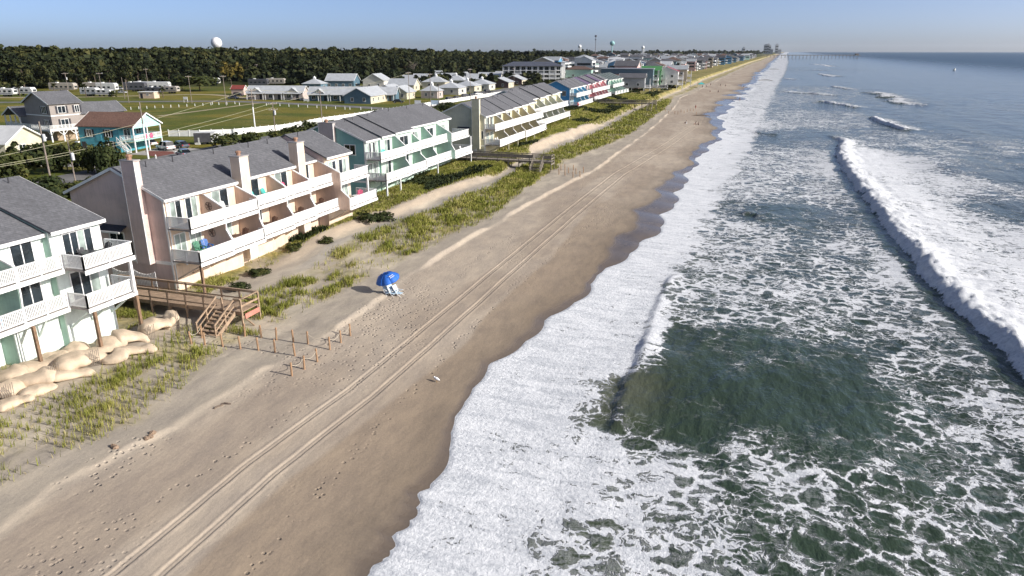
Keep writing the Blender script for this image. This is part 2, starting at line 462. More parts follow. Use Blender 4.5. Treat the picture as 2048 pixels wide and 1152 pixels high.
va = b.noise(b.mapping(p, (.9, .35, 1)), 1.0, 6, .6); vb = b.noise(p, 7.0, 5, .65)
va = b.math('ADD', b.math('MULTIPLY', va, .6), b.math('MULTIPLY', vb, .4))
col = b.mix(1.0, col, b.mix(b.mr(va, .3, .7), (.80, .80, .82, 1), (1.14, 1.12, 1.08, 1)), 'MULTIPLY')
gn = b.noise(p, 2.2, 6, .7)
col = b.mix(b.math('MULTIPLY', b.attr('green'), .75), col, b.mix(1.0, col, b.mix(b.mr(gn, .35, .68), (.5, .55, .4, 1), (1.4, 1.35, 1.1, 1)), 'MULTIPLY'))
speck = b.mr(b.noise(p, 38, 2), .66, .74)
col = b.mix(b.math('MULTIPLY', speck, .35), col, (.16, .12, .09, 1))
wt = b.attr('wet')
col = b.mix(wt, col, b.mix(1.0, col, (.66, .66, .69, 1), 'MULTIPLY'))
dist = b.vor(b.mapping(p, (1, 1, 0)), 2.6, 'F1', 0); rnd = b.vor(b.mapping(p, (1, 1, 0)), 2.6, 'F1', 1)
dent = b.math('MULTIPLY', b.mr(dist, .34, .14), b.attr('foot'))
dent = b.math('MULTIPLY', dent, b.mr(rnd, .25, .3))
h1 = b.math('MULTIPLY', b.noise(b.mapping(p, (1, .45, 1)), 1.6, 6, .62), b.math('SUBTRACT', 1.0, wt))
h2 = b.math('MULTIPLY', b.noise(p, 16, 4, .6), b.math('MULTIPLY', b.math('SUBTRACT', 1.0, wt), .12))
hh = b.math('SUBTRACT', b.math('ADD', h1, h2), b.math('MULTIPLY', dent, 2.3))
nrm = b.bump(hh, .55, .09)
MATS['sand'] = b.out(col, b.mr(wt, 0, 1, .92, .14), nrm, **{'Specular IOR Level': b.mr(wt, 0, 1, .15, .5)})
me.materials.append(MATS['sand'])
tag(link(bpy.data.objects.new('beach', me)), 'pale sand beach, dunes and grassy plain behind the houses', kind='structure')
# ================================================================ the sea
_q = [(1740,330,.97),(1790,390,.95),(1840,450,.93),(1890,510,.93),(1960,590,.93),(2040,660,.93),(1960,540,.85),(2040,560,.82),(1200,900,.74),(1200,1100,.62),(1350,950,.68),(1400,1080,.58),(1500,900,.42),(1600,1000,.47),(1700,1100,.40),(1800,950,.38),(1900,1050,.40),(2000,900,.42),
 (2000,1120,.34),(1500,1140,.42),(1300,1140,.62),(1130,960,.85),(1200,790,.08),(1300,800,.0),(1400,760,0),(1500,800,0),(1600,780,0),(1680,760,.1),(1650,840,.16),(1400,840,.08),
 (1350,710,.1),(1500,690,.2),(1250,850,.25),(1800,760,.4),(1900,800,.46),(2000,780,.46),(1400,600,.5),(1500,620,.5),(1600,620,.5),(1700,600,.46),(1800,620,.5),(1900,720,.47),
 (1400,520,.56),(1500,500,.5),(1600,520,.48),(1700,500,.46),(1550,430,.2),(1650,430,.3),(1450,460,.56),(1700,440,.36),(1500,380,.55),(1600,370,.52),(1670,380,.48),(1500,330,.55),
 (1600,310,.5),(1650,290,.35),(1560,275,.25),(1620,275,.2),(1720,310,.93),(1780,330,.85),(1850,360,.76),(1900,380,.66),(1980,400,.36),(2040,420,.2),(1820,420,.82),(1900,450,.8),
 (2000,470,.72),(1900,540,.86),(2000,560,.8),(2040,620,.84),(1950,500,.62),(1750,285,.45),(1850,300,.38),(1950,330,.28),(2040,350,.1),(1900,250,.15),(2000,250,0),(1800,220,.15),
 (1600,240,.48),(1500,250,.66),(1650,230,.42),(1700,215,.2),(1550,200,.4),(1600,180,.35),(1900,180,0),(2000,150,0),(1800,150,0),(1700,130,0),(1650,145,.12),(1600,140,.25),(1640,165,.1),
 (1850,130,0),(2000,115,0),(1700,110,0),(1580,118,.3)]
_q = np.array([(*at(u, v), d) for u, v, d in _q] + [(40, 30, .3), (60, 60, .2), (90, 120, .1), (150, 200, 0), (10, 5, .5), (20, -40, .4), (60, -30, .2)])
def _met(x, y): return np.asarray(x) * np.clip(12.0 / (np.maximum(y, 10) * .28), .05, 2.2), 26 * np.log(np.maximum(y, 6))
def foam_field(x, y):
    px, py = _met(_q[:, 0], _q[:, 1]); X, Y = _met(x, y)
    num = np.zeros_like(X); den = np.zeros_like(X)
    for a, b_, d in zip(px, py, _q[:, 2]):
        k = 1.0 / ((X - a) ** 2 + (Y - b_) ** 2 + .4) ** 2
        num += k * d; den += k
    return num / den
_SO = curve([(-6.6, -60), (-6.6, 25), (-7.6, 31), (-9.3, 39), (-6.9, 50), (-6.8, 62), (-6.6, 77), (-4.3, 101), (-1.6, 156), (4, 287), (10, 450), (30, 900), (60, 1700), (200, 6196), (560, 16000)])
# breaking waves: crest polylines (world), height, foam amount
def stroke(pts): return line(pts)
_crests = [
 (stroke([(1640, 268), (1690, 283), (1680, 310), (1702, 350), (1745, 400), (1800, 480), (1860, 550), (1930, 620), (2060, 735), (2300, 960)]), .70, 3.2, 1.0),
 (stroke([(1735, 184), (1765, 190), (1800, 206), (1850, 214)]), 1.2, 3.0, 1.0),
 (stroke([(1742, 236), (1760, 246), (1800, 258), (1830, 263)]), 1.0, 2.6, 1.0),
 (stroke([(1636, 203), (1665, 208), (1720, 217)]), .7, 3.0, .8),
 (stroke([(1560, 182), (1600, 186), (1680, 192)]), .6, 4.0, .8),
 (stroke([(1660, 173), (1690, 178), (1715, 178)]), .6, 3.0, .8),
 (stroke([(1636, 148), (1660, 153), (1700, 154)]), .7, 4.0, .9),
 (stroke([(1615, 128), (1640, 130), (1665, 134)]), .7, 5.0, .9),
 (stroke([(1618, 140), (1660, 142)]), .5, 4.0, .6),
 (stroke([(1565, 157), (1590, 159)]), .5, 3.0, .8),
 (stroke([(1480, 425), (1510, 432), (1545, 428)]), .32, 1.2, .15),
 (stroke([(1350, 545), (1330, 580), (1312, 620), (1298, 665), (1280, 710)]), .18, .9, .0),
 (stroke([(1300, 680), (1278, 725), (1262, 765), (1246, 810), (1232, 870)]), .30, 1.6, .0),
 (stroke([(1500, 265), (1520, 268), (1560, 270)]), .35, 2.0, .2),
]
def seg_dist(x, y, P):
    """distance to polyline, and side (+ = seaward)"""
    best = np.full(x.shape, 1e9); side = np.zeros(x.shape); par = np.zeros(x.shape)
    L = np.concatenate([[0], np.cumsum(np.hypot(*np.diff(P, axis=0).T))])
    for i in range(len(P) - 1):
        a, d = P[i], P[i + 1] - P[i]; l2 = d @ d
        t = np.clip(((x - a[0]) * d[0] + (y - a[1]) * d[1]) / l2, 0, 1)
        qx, qy = x - a[0] - t * d[0], y - a[1] - t * d[1]
        q = np.hypot(qx, qy); m = q < best
        best = np.where(m, q, best); side = np.where(m, np.sign(qx) , side); par = np.where(m, (L[i] + t * (L[i + 1] - L[i])) / L[-1], par)
    return best, side, par
_wr = np.concatenate([np.linspace(-60, 9.3, 70), 9.5 * 1.0066 ** np.arange(0, 1100)])
_wr = _wr[_wr < 8000]; _wr = np.concatenate([_wr, [9500, 12000, 16000]])
_off = np.concatenate([[0, .03, .07, .12], np.arange(.2, 62, .235), 62 * 1.075 ** np.arange(0, 78)])
WX = W(_wr)[:, None] + _off[None, :]; WY = np.repeat(_wr[:, None], len(_off), 1); OF = np.repeat(_off[None, :], len(_wr), 0)
zt = zland(WX, WY, False)
D = foam_field(WX, WY)
D = np.where(WY > 1200, D * 0, D)
so = _SO(WY)
nz = fbm(WX * .35, WY * .22, 101, 4)
sw = sst(2.6, -1.2, WX - so + 5.0 * (nz - .5))
D = np.maximum(D + .25 * (nz - .5) * (D > .03), sw * (.86 + .24 * (nz - .35) + .2 * sst(2.6, 0, OF)) * (1 - .22 * sst(150, 320, WY)))
far = sst(350, 900, WY)
D = np.maximum(D, far * sst(14 + WY * .012, 2, OF + 30 * (fbm(WX * .02, WY * .008, 104, 3) - .5)) * .6)
Z = 0.02 + .16 * np.sin((WX + 3 * vnoise(WX * .02, WY * .012, 5)) * .30 + .05 * WY * .2) * sst(6, 30, OF) * sst(900, 200, WY) \
    + .30 * (fbm(WX * .10, WY * .035, 106, 3) - .5) * sst(8, 26, OF) * sst(1500, 300, WY) \
    + .10 * (fbm(WX * .5, WY * .22, 107, 3) - .5) * sst(3, 10, OF) * sst(260, 90, WY)
front = np.zeros_like(Z)
for i, (P, hgt, wd, fm) in enumerate(_crests):
    x0, x1, y0, y1 = P[:, 0].min() - 45, P[:, 0].max() + 45, P[:, 1].min() - 20, P[:, 1].max() + 40
    m = (WX > x0) & (WX < x1) & (WY > y0) & (WY < y1)
    if not m.any(): continue
    xx, yy = WX[m], WY[m]
    wob = .9 * (fbm(yy * .55 / wd * 2, xx * 0, 110 + i, 3) - .5) * wd * .5
    d, sd, pr = seg_dist(xx + wob, yy, P)
    s = d * sd
    env = sst(0, .12, pr) * (sst(1, .85, pr) if i else 1.0)
    lump = .55 + .9 * fbm(xx * 1.15 / (wd / 2.6), yy * .8 / (wd / 2.6), 120 + i, 3)
    lump = lump if fm > .5 else 1.0
    prof = np.where(s < 0, sst(-wd * .42, 0, s), .45 * sst(wd * 4, 0, s) + .55 * sst(wd * 1.3, 0, s))
    Z[m] = Z[m] + hgt * env * prof * lump
    if i == 0:   # boiling front: round lumps
        blob = np.abs(vnoise(xx * 2.1, yy * 1.6, 133) - .5) * 2
        Z[m] += env * .26 * (1 - blob) * sst(-1.3, -.6, s) * sst(2.6, .4, s)
    if fm > 0:
        fo = fm * env * sst(-wd * .40, -wd * .30, s) * sst(wd * (1.6 if i else 1.4), wd * .4, s)
        D[m] = np.maximum(D[m], fo)
        tr = fm * env * sst(-.1, .1, s) * sst(wd * 5, wd, s) * .62
        D[m] = np.maximum(D[m], tr)
    if fm >= .8:   # clean shaded face in front of the foam
        D[m] = D[m] * (1 - .9 * sst(-wd * 1.0, -wd * .6, s) * sst(-wd * .36, -wd * .42, s) * env)
k = sst(0, 7, OF)
Z = np.maximum(Z * k + (zt + .012 + .02 * OF) * (1 - k), np.minimum(zt + .012 + .008 * OF, .4))
Z = Z + sw * .05 * sst(.0, .25, OF) * (.5 + .9 * fbm(WX * 2.2, WY * 1.7, 140, 3)) * sst(160, 60, WY)
Z = np.where(WY > 2500, np.minimum(Z, .3), Z)
me = np_mesh('sea', np.stack([WX, WY, Z], -1).reshape(-1, 3), grid_faces(*WX.shape), True)
add_attr(me, 'foam', np.clip(D, 0, 1.05).ravel())
shal = sst(16, 3, OF) * sst(220, 60, WY) 
pool = sst(5.5, 1.5, np.hypot((WX + 8.6) / 1.2, (WY - 45) / 1.6))
add_attr(me, 'offing', sst(50, 500, OF).ravel())
add_attr(me, 'silt', np.clip(np.maximum(shal * .45, pool * .75), 0, 1).ravel())
b = NB('sea_water'); p = b.pos()
D_ = b.attr('foam')
warp = b.noise(b.mapping(p, (1, .8, 0)), .55, 3, .6, 0, 1)
vm = b.n('VectorMath', operation='MULTIPLY_ADD'); b.l(warp, vm.inputs[0]); vm.inputs[1].default_value = (2.5, 2.5, 0); b.l(b.mapping(p, (1, 1, 0)), vm.inputs[2])
warp2 = b.noise(p, 2.6, 3, .6, 0, 1)
vm2 = b.n('VectorMath', operation='MULTIPLY_ADD'); b.l(warp2, vm2.inputs[0]); vm2.inputs[1].default_value = (.5, .5, 0); b.l(vm.outputs[0], vm2.inputs[2])
wv = vm2.outputs[0]
e1 = b.vor(b.mapping(wv, (.85, .95, 1)), .72, 'DISTANCE_TO_EDGE'); e2 = b.vor(b.mapping(wv, (.9, 1, 1), (7, 3, 0)), 1.75, 'DISTANCE_TO_EDGE')
e3 = b.vor(b.mapping(wv, (1, .8, 1), (2, 9, 0)), 5.2, 'DISTANCE_TO_EDGE')
big = b.noise(b.mapping(p, (.7, .6, 1)), .26, 5, .62, .6)
fin = b.noise(p, 9, 4, .7)
l1 = b.mr(e1, .0, .22, 1, 0); l2 = b.mr(e2, .0, .22, 1, 0); l3 = b.mr(e3, 0, .25, 1, 0)
sel = b.mr(b.noise(b.mapping(p, (.8, .8, 1), (40, 11, 0)), .35, 3, .6), .42, .6)
lace = b.math('ADD', b.math('ADD', b.math('MULTIPLY', l1, b.mr(sel, 0, 1, .66, .18)), b.math('MULTIPLY', l2, b.mr(sel, 0, 1, .20, .52))), b.math('MULTIPLY', l3, .18))
v = b.math('ADD', b.math('MULTIPLY', b.math('SUBTRACT', big, .5), 1.35), b.math('MULTIPLY', b.math('SUBTRACT', fin, .5), .34))
streak = b.noise(b.mapping(p, (.30, 1.3, 1)), .9, 5, .65, .8)
v = b.math('ADD', v, b.math('MULTIPLY', b.math('SUBTRACT', streak, .5), .75))
v = b.math('ADD', v, lace)
v = b.math('ADD', v, b.math('MULTIPLY', D_, 1.5))
gate = b.mr(D_, .02, .14)
fo = b.math('MULTIPLY', b.mr(v, 1.18, 1.36), gate)
film = b.math('MULTIPLY', b.mr(v, .80, 1.30), b.math('MULTIPLY', gate, b.mr(D_, .2, .9, .16, .42)))      # thin aerated film round the foam
fmask = b.math('MAXIMUM', fo, film)
deep = b.mix(b.mr(b.noise(b.mapping(p, (.5, .2, 1)), .12, 3), .35, .65), (.030, .045, .025, 1), (.040, .063, .042, 1))
off = b.attr('offing')
deep = b.mix(off, deep, (.012, .045, .075, 1))
wcol = b.mix(b.attr('silt'), deep, (.095, .098, .062, 1))
fcol = b.mix(b.mr(b.math('ADD', b.math('MULTIPLY', b.noise(p, 3.5, 5, .65), .5), b.math('MULTIPLY', streak, .5)), .36, .62), (.50, .52, .545, 1), (.76, .77, .78, 1))
col = b.mix(fmask, wcol, fcol)
rip1 = b.noise(b.mapping(p, (1, .4, 1)), 1.1, 4, .55); rip2 = b.noise(b.mapping(p, (1, .5, 1)), .16, 3, .5); rip3 = b.noise(b.mapping(p, (1, .6, 1)), 5.0, 3, .6)
rh = b.math('ADD', b.math('ADD', b.math('MULTIPLY', rip1, .50), b.math('MULTIPLY', rip2, 1.9)), b.math('MULTIPLY', rip3, .06))
fh = b.math('ADD', b.math('MULTIPLY', b.noise(p, 4.5, 5, .7), .22), b.math('MULTIPLY', fo, .14))
hh = b.mix(fo, rh, fh)
nrm = b.bump(hh, .8, .5)
MATS['sea'] = b.out(col, b.math('MAXIMUM', b.mr(fmask, 0, 1, .09, .8), b.mr(off, 0, 1, .09, .34)), nrm, IOR=1.333, **{'Specular IOR Level': b.mr(fmask, 0, 1, .5, .1)})
me.materials.append(MATS['sea'])
tag(link(bpy.data.objects.new('sea', me)), 'green grey sea with lacy foam and breaking waves', kind='structure')
# ================================================================ the beach-front townhouses
WHITE = flat_mat('white_trim', (.81, .81, .79), .5, .05)
PANE = glass_mat('window_glass')
CURT = glass_mat('curtained_glass', (.30, .36, .33), .12)
DARKMETAL = flat_mat('dark_metal', (.03, .03, .035), .5)
WOODPOST = flat_mat('weathered_post', (.20, .125, .075), .8, .25, 3, bump=.4)
DECKW = flat_mat('deck_boards', (.30, .27, .25), .85, .2, 2, bump=.3)
GREYROOF = roof_mat('grey_shingle', (.125, .126, .135))

def railing(org, root, pts, z, h=1.0, sp=.115, bw=.045, mat=None, posts=True):
    """white picket railing along plan points"""
    mat = mat or WHITE
    m = MB(org); bl = MB(org)
    for (xa, ya), (xb, yb) in zip(pts[:-1], pts[1:]):
        L = math.hypot(xb - xa, yb - ya)
        m.bar((xa, ya, z + h), (xb, yb, z + h), .14, .06)
        m.bar((xa, ya, z + .14), (xb, yb, z + .14), .06, .09)
        n = max(1, round(L / 1.75))
        for i in range(n + 1):
            t = i / n
            px, py = xa + (xb - xa) * t, ya + (yb - ya) * t
            if posts: m.box(px - .05, px + .05, py - .05, py + .05, z - .25, z + h - .02)
        k = int(L / sp)
        dx, dy = (xb - xa) / L, (yb - ya) / L
        for i in range(1, k):
            t = i / k
            px, py = xa + (xb - xa) * t, ya + (yb - ya) * t
            a, c = (bw / 2 * abs(dx) + .015 * abs(dy)), (bw / 2 * abs(dy) + .015 * abs(dx))
            bl.box(px - a, px + a, py - c, py + c, z + .16, z + h - .025)
    r = m.build('railing', mat, root)
    if bl.v: bl.build('balusters', mat, r, kind='stuff')
    return r

def sliding_door(org, root, x, y0, y1, z0, z1, mats, n=2, name='sliding_door', face=1):
    """frame proud of a wall that looks along +x (face=1) ; panes are sub-parts"""
    f = MB(org); t = .09
    X0, X1 = x + face * .004, x + face * .07
    f.box(X0, X1, y0 - t, y0, z0, z1 + t); f.box(X0, X1, y1, y1 + t, z0, z1 + t); f.box(X0, X1, y0, y1, z1, z1 + t); f.box(X0, X1, y0, y1, z0, z0 + .06)
    w = (y1 - y0) / n
    for i in range(1, n): f.box(X0, X1, y0 + w * i - .035, y0 + w * i + .035, z0 + .06, z1)
    d = f.build(name, WHITE, root)
    for i in range(n):
        a = y0 + w * i + (.035 if i else 0); c = y0 + w * (i + 1) - (.035 if i < n - 1 else 0)
        MB(org).box(X0, x + face * .03, a, c, z0 + .06, z1).build('pane', mats[i % len(mats)], d)
    return d
def window_y(org, root, y, x0, x1, z0, z1, face=-1, n=2, trim=WHITE, pane=PANE, shutters=None, nz=1):
    """window on a wall that looks along -y (face=-1) or +y"""
    f = MB(org); t = .10
    Y0, Y1 = y + face * .004, y + face * .07
    f.box(x0 - t, x0, Y0, Y1, z0 - t, z1 + t); f.box(x1, x1 + t, Y0, Y1, z0 - t, z1 + t); f.box(x0, x1, Y0, Y1, z1, z1 + t); f.box(x0, x1, Y0, y + face * .1, z0 - t, z0)
    w = (x1 - x0) / n
    for i in range(1, n): f.box(x0 + w * i - .03, x0 + w * i + .03, Y0, Y1, z0, z1)
    d = f.build('window', trim, root)
    for i in range(n):
        MB(org).box(x0 + w * i + (.03 if i else 0), x0 + w * (i + 1) - (.03 if i < n - 1 else 0), Y0, y + face * .03, z0, z1).build('pane', pane, d)
    if shutters:
        for a in (x0 - t - .42, x1 + t + .02): MB(org).box(a, a + .4, Y0, y + face * .05, z0 - .05, z1 + .05).build('shutter', shutters, d)
    return d

def townhouse(name, label, units, depth, wall, front, part_m, z1=5.35, z2=8.2, rise=2.25, zg=2.2, chims=(), sp=.115, bw=.045, gable_w=(), roof=None,
              base_m=None, brace=True, trim_band=True, posts=(), upper_open=(), unit_walls=None, awning=None, group='townhouse blocks along the dune', seed=1, railm=None):
    rnd = random.Random(seed)
    roof = roof or GREYROOF
    org = (units[0]['x'], units[0]['y0'], zg)
    root = empty(name, org, 0, label, 'townhouse', group)
    B = lambda: MB(org)
    nU = len(units)
    for i, u in enumerate(units):
        y0, y1, xf, ze = u['y0'], u['y1'], u['x'], u.get('ze', 10.74)
        xl, xu = u['lo'], u['up']
        xb = units[0]['x'] - depth; xr = (xf + xb) / 2 + .3; zr = ze + rise
        wm = u.get('wall', wall); fm = u.get('front', front)
        g = .006
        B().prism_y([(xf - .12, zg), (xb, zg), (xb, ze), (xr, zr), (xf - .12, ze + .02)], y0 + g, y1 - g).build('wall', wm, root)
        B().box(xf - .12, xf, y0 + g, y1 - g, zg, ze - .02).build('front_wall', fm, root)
        # roof
        e0 = .28 if i == 0 else (.12 if units[i - 1].get('ze', 10.74) < ze else -.0)
        e1 = .28 if i == nU - 1 else (.12 if units[i + 1].get('ze', 10.74) < ze else -.0)
        ov = .42
        sl = (zr - ze) / (xf - xr); sb = (zr - ze) / (xr - xb)
        pf = (xf + ov, ze + .05 - sl * ov); pb = (xb - ov, ze + .05 - sb * ov)
        th = .15
        rf = B().prism_y([(pf[0], pf[1] + th), (pf[0], pf[1]), (xr, zr + .05), (pb[0], pb[1]), (pb[0], pb[1] + th), (xr, zr + .05 + th)], y0 - e0 + .004, y1 + e1 - .004).build('roof', u.get('roof', roof), root)
        B().box(pf[0] + .002, pf[0] + .05, y0 - e0, y1 + e1, pf[1] - .1, pf[1] + th - .01).build('fascia', WHITE, rf)
        if i in (0, nU - 1):
            yy = y0 - e0 - .012 if i == 0 else y1 + e1 + .012
            rk = B(); rk.bar((pf[0], yy, pf[1] + .03), (xr, yy, zr + .08), .03, .22); rk.bar((xr, yy, zr + .08), (pb[0], yy, pb[1] + .03), .03, .22)
            rk.build('rake_board', WHITE, rf)
        if rnd.random() < .8:
            vy = y0 + (y1 - y0) * rnd.uniform(.2, .8)
            B().tube([(xr + .8, vy, zr - .4), (xr + .8, vy, zr + .35)], .05, 6).build('vent_pipe', DARKMETAL, rf)
        # decks
        for lev, (zz, xo) in enumerate(((z1, xl), (z2, xu))):
            ya, yb = y0 - (u.get('wrap0', 0)), y1 + u.get('wrap1', 0)
            dk = B().box(xf + .001, xo, ya + .008, yb - .008, zz - .12, zz).build('deck', DECKW, root)
            B().box(xo + .002, xo + .05, ya + .008, yb - .008, zz - .32, zz - .005).build('rim_board', railm or WHITE, dk)
            pts = [(xo - .06, ya + .06), (xo - .06, yb - .06)]
            prev = units[i - 1] if i else None; nxt = units[i + 1] if i < nU - 1 else None
            key = 'lo' if lev == 0 else 'up'
            if prev is None or u.get('wrap0') or (prev[key] < xo - .5): pts = [((xf + .1) if (prev is None or u.get('wrap0')) else prev[key] - .06, ya + .06)] + pts
            if nxt is None or u.get('wrap1') or (nxt[key] < xo - .5): pts = pts + [((xf + .1) if (nxt is None or u.get('wrap1')) else nxt[key] - .06, yb - .06)]
            railing(org, root, pts, zz, 1.02, sp, bw, railm)
            # doors
            w = y1 - y0
            dm = [[PANE, CURT], [CURT, PANE], [CURT, CURT], [PANE, PANE]][rnd.randrange(4)]
            dtop = zz + 2.08
            style = u.get('style', 0)
            if style == 1:
                sliding_door(org, root, xf, y0 + w * .14, y0 + w * .42, zz + .02, dtop, [CURT, PANE] if lev else [CURT], 2)
                sliding_door(org, root, xf, y0 + w * .56, y0 + w * .86, zz + .02, dtop, [PANE, CURT] if lev else [CURT], 2)
            elif style == 2:
                sliding_door(org, root, xf, y0 + w * .24, y0 + w * .80, zz + .02, dtop, [PANE, PANE, CURT, PANE], 4 if lev else 3)
            else:
                sliding_door(org, root, xf, y0 + w * .30, y0 + w * .74, zz + .02, dtop, dm, 2)
        # partition towards the next unit
        if u.get('part', True):
            yp = y0
            if i > 0:
                po = units[i - 1]
                au, al = max(xu, po['up']), max(xl, po['lo'])
                xw = min(xf, po['x'])
                poly = [(xw, ze - .25), (xw + .5, ze - .4), (au - .1, z2 + 1.12), (au - .1, z1 + 2.0), (al - .1, z1 + 1.12), (al - .1, z1 - .3), (xw, z1 - .3)]
                pt = B().prism_y(poly, yp - .07, yp + .07).build('partition', part_m, root)
                cp = B()
                q = poly[1:6]
                for (xa, za), (xc, zc) in zip(q[:-1], q[1:]): cp.bar((xa, yp, za + .01), (xc, yp, zc + .01), .2, .1)
                cp.build('partition_cap', WHITE, pt)
        if brace:
            for yy in ([y0 + .25, (y0 + y1) / 2] + ([y1 - .25] if i == nU - 1 else [])):
                bm = B().bar((xf + .05, yy, z1 - 1.75), (xl - .25, yy, z1 - .28), .13).build('brace', base_m or fm, root)
        B().box(xf + .003, xf + .05, y0 + g, y1 - g, z1 - .42, z1 - .125).build('band_board', WHITE, root)
        if u.get('drain', i % 2 == 0):
            B().tube([(xf + .12, y0 + .14, ze - .1), (xf + .12, y0 + .14, zg + .6)], .05, 6).build('downspout', WHITE, root)
    u0, u1 = units[0], units[-1]
    xb = u0['x'] - depth
    B().box(xb, u0['x'] - .13, u0['y0'] - .03, u0['y0'] + .001, z1 - .42, z1 - .12).build('band_board', WHITE, root)
    B().box(u0['x'] - .12, u0['x'] + .03, u0['y0'] - .04, u0['y0'] + .005, zg, u0.get('ze', 10.74) - .2).build('corner_board', WHITE, root)
    B().box(u1['x'] - .12, u1['x'] + .03, u1['y1'] - .005, u1['y1'] + .04, zg, u1.get('ze', 10.74) - .2).build('corner_board', WHITE, root)
    for c in chims:
        x0, x1, ya, yb, za, zb, cm = c
        ch = B().box(x0, x1, ya, yb, za, zb).build('chimney', cm, root)
        B().box(x0 - .07, x1 + .07, ya - .07, yb + .07, zb + .001, zb + .1).build('chimney_cap', WHITE if c[6] is None else flat_mat('chimney_cap_grey', (.35, .33, .32)), ch)
        B().lathe([(.2, zb + .1), (.2, zb + .35), (.28, zb + .36), (.28, zb + .48), (.12, zb + .55)], 8, ((x0 + x1) / 2, (ya + yb) / 2)).build('flue', flat_mat('terracotta_flue', (.30, .17, .11)), ch)
        tr = B()
        for xx in (x0, x1): tr.box(xx - .03, xx + .03, ya - .025, ya + .03, za, zb - .002)
        tr.build('corner_trim', WHITE, ch)
    for (x0, x1, za, zb, n) in gable_w:
        window_y(org, root, u0['y0'], x0, x1, za, zb, -1, n)
    if awning:
        x0, x1, za = awning
        a = B().prism_x([(u0['y0'] - .9, za), (u0['y0'] - .002, za + .42), (u0['y0'] - .002, za + .3), (u0['y0'] - .85, za - .08)], x0, x1).build('window_hood', roof_mat('dark_hood', (.03, .035, .05)), root)
        B().box(x0 - .02, x1 + .02, u0['y0'] - .93, u0['y0'] - .87, za - .12, za + .04).build('hood_fascia', WHITE, a)
    for (px, py, zb, zt, pm) in posts:
        B().box(px - .1, px + .1, py - .1, py + .1, zb, zt).build('deck_post', pm, root)
    return root

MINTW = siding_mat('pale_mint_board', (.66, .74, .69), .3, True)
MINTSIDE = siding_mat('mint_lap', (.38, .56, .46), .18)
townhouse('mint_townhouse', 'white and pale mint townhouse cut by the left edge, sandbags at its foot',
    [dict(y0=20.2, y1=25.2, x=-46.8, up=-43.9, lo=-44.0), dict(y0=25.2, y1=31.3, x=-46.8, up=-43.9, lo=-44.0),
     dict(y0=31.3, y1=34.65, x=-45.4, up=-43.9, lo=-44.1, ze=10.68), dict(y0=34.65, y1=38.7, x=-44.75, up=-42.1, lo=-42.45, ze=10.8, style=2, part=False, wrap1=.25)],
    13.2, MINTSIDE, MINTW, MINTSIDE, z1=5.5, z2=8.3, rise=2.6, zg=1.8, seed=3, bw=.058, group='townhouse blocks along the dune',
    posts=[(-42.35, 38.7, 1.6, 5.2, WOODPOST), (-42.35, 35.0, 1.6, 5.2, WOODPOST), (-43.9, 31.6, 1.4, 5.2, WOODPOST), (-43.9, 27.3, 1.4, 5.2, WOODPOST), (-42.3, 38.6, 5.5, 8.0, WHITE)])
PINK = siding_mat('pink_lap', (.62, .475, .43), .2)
PEACH_BOUNCE = siding_mat('peach_bounce_front', (.74, .59, .45), .3, True)  # peach paint, warmed to carry the bounced glow inside the balcony recesses
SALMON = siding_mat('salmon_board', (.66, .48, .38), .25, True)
townhouse('pink_townhouse', 'pink townhouse row with three tall chimneys and long white balconies',
    [dict(y0=46.6, y1=50.9, x=-46.3, up=-43.85, lo=-43.3, style=1), dict(y0=50.9, y1=55.6, x=-46.3, up=-43.8, lo=-43.45),
     dict(y0=55.6, y1=61.2, x=-46.9, up=-44.6, lo=-44.0), dict(y0=61.2, y1=65.7, x=-46.9, up=-44.8, lo=-44.3), dict(y0=65.7, y1=70.8, x=-47.5, up=-45.2, lo=-44.6, ze=10.7),
     dict(y0=70.8, y1=76.0, x=-46.1, up=-44.1, lo=-43.1, ze=10.95, style=1, wrap1=1.2)],
    10.2, PINK, PEACH_BOUNCE, SALMON, seed=5, bw=.078,
    chims=[(-49.5, -48.1, 45.95, 46.58, 5.0, 13.85, PINK), (-46.85, -45.75, 56.0, 57.3, 3.0, 12.95, PEACH_BOUNCE), (-47.4, -46.3, 66.1, 67.4, 3.0, 13.1, PEACH_BOUNCE)],
    gable_w=[(-52.7, -51.2, 5.85, 7.4, 2)], awning=(-53.3, -50.7, 7.7), posts=[(-43.45, 46.75, 1.8, 5.1, WOODPOST), (-44.2, 76.9, 5.35, 8.0, WHITE)])
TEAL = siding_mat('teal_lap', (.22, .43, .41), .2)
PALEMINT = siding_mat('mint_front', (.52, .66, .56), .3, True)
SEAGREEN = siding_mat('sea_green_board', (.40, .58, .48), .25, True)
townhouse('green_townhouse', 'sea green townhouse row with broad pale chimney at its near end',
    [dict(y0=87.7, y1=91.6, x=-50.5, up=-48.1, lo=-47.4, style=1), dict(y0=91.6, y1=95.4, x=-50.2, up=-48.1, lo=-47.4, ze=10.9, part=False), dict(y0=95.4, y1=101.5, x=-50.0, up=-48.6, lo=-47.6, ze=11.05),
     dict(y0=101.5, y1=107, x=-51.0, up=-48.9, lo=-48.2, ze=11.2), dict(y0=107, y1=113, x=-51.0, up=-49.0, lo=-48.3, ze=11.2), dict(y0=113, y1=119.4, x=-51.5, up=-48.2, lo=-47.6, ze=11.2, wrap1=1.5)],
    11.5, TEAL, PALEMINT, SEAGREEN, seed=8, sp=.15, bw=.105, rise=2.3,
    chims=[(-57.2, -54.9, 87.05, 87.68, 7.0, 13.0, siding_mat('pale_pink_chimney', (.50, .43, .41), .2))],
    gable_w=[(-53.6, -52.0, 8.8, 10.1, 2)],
    posts=[(-47.5, 87.9, 2, 5.1, WHITE), (-47.5, 92, 2, 5.1, WHITE), (-47.8, 120.6, 2, 8, WHITE), (-48.3, 107, 2, 5.1, WHITE)])
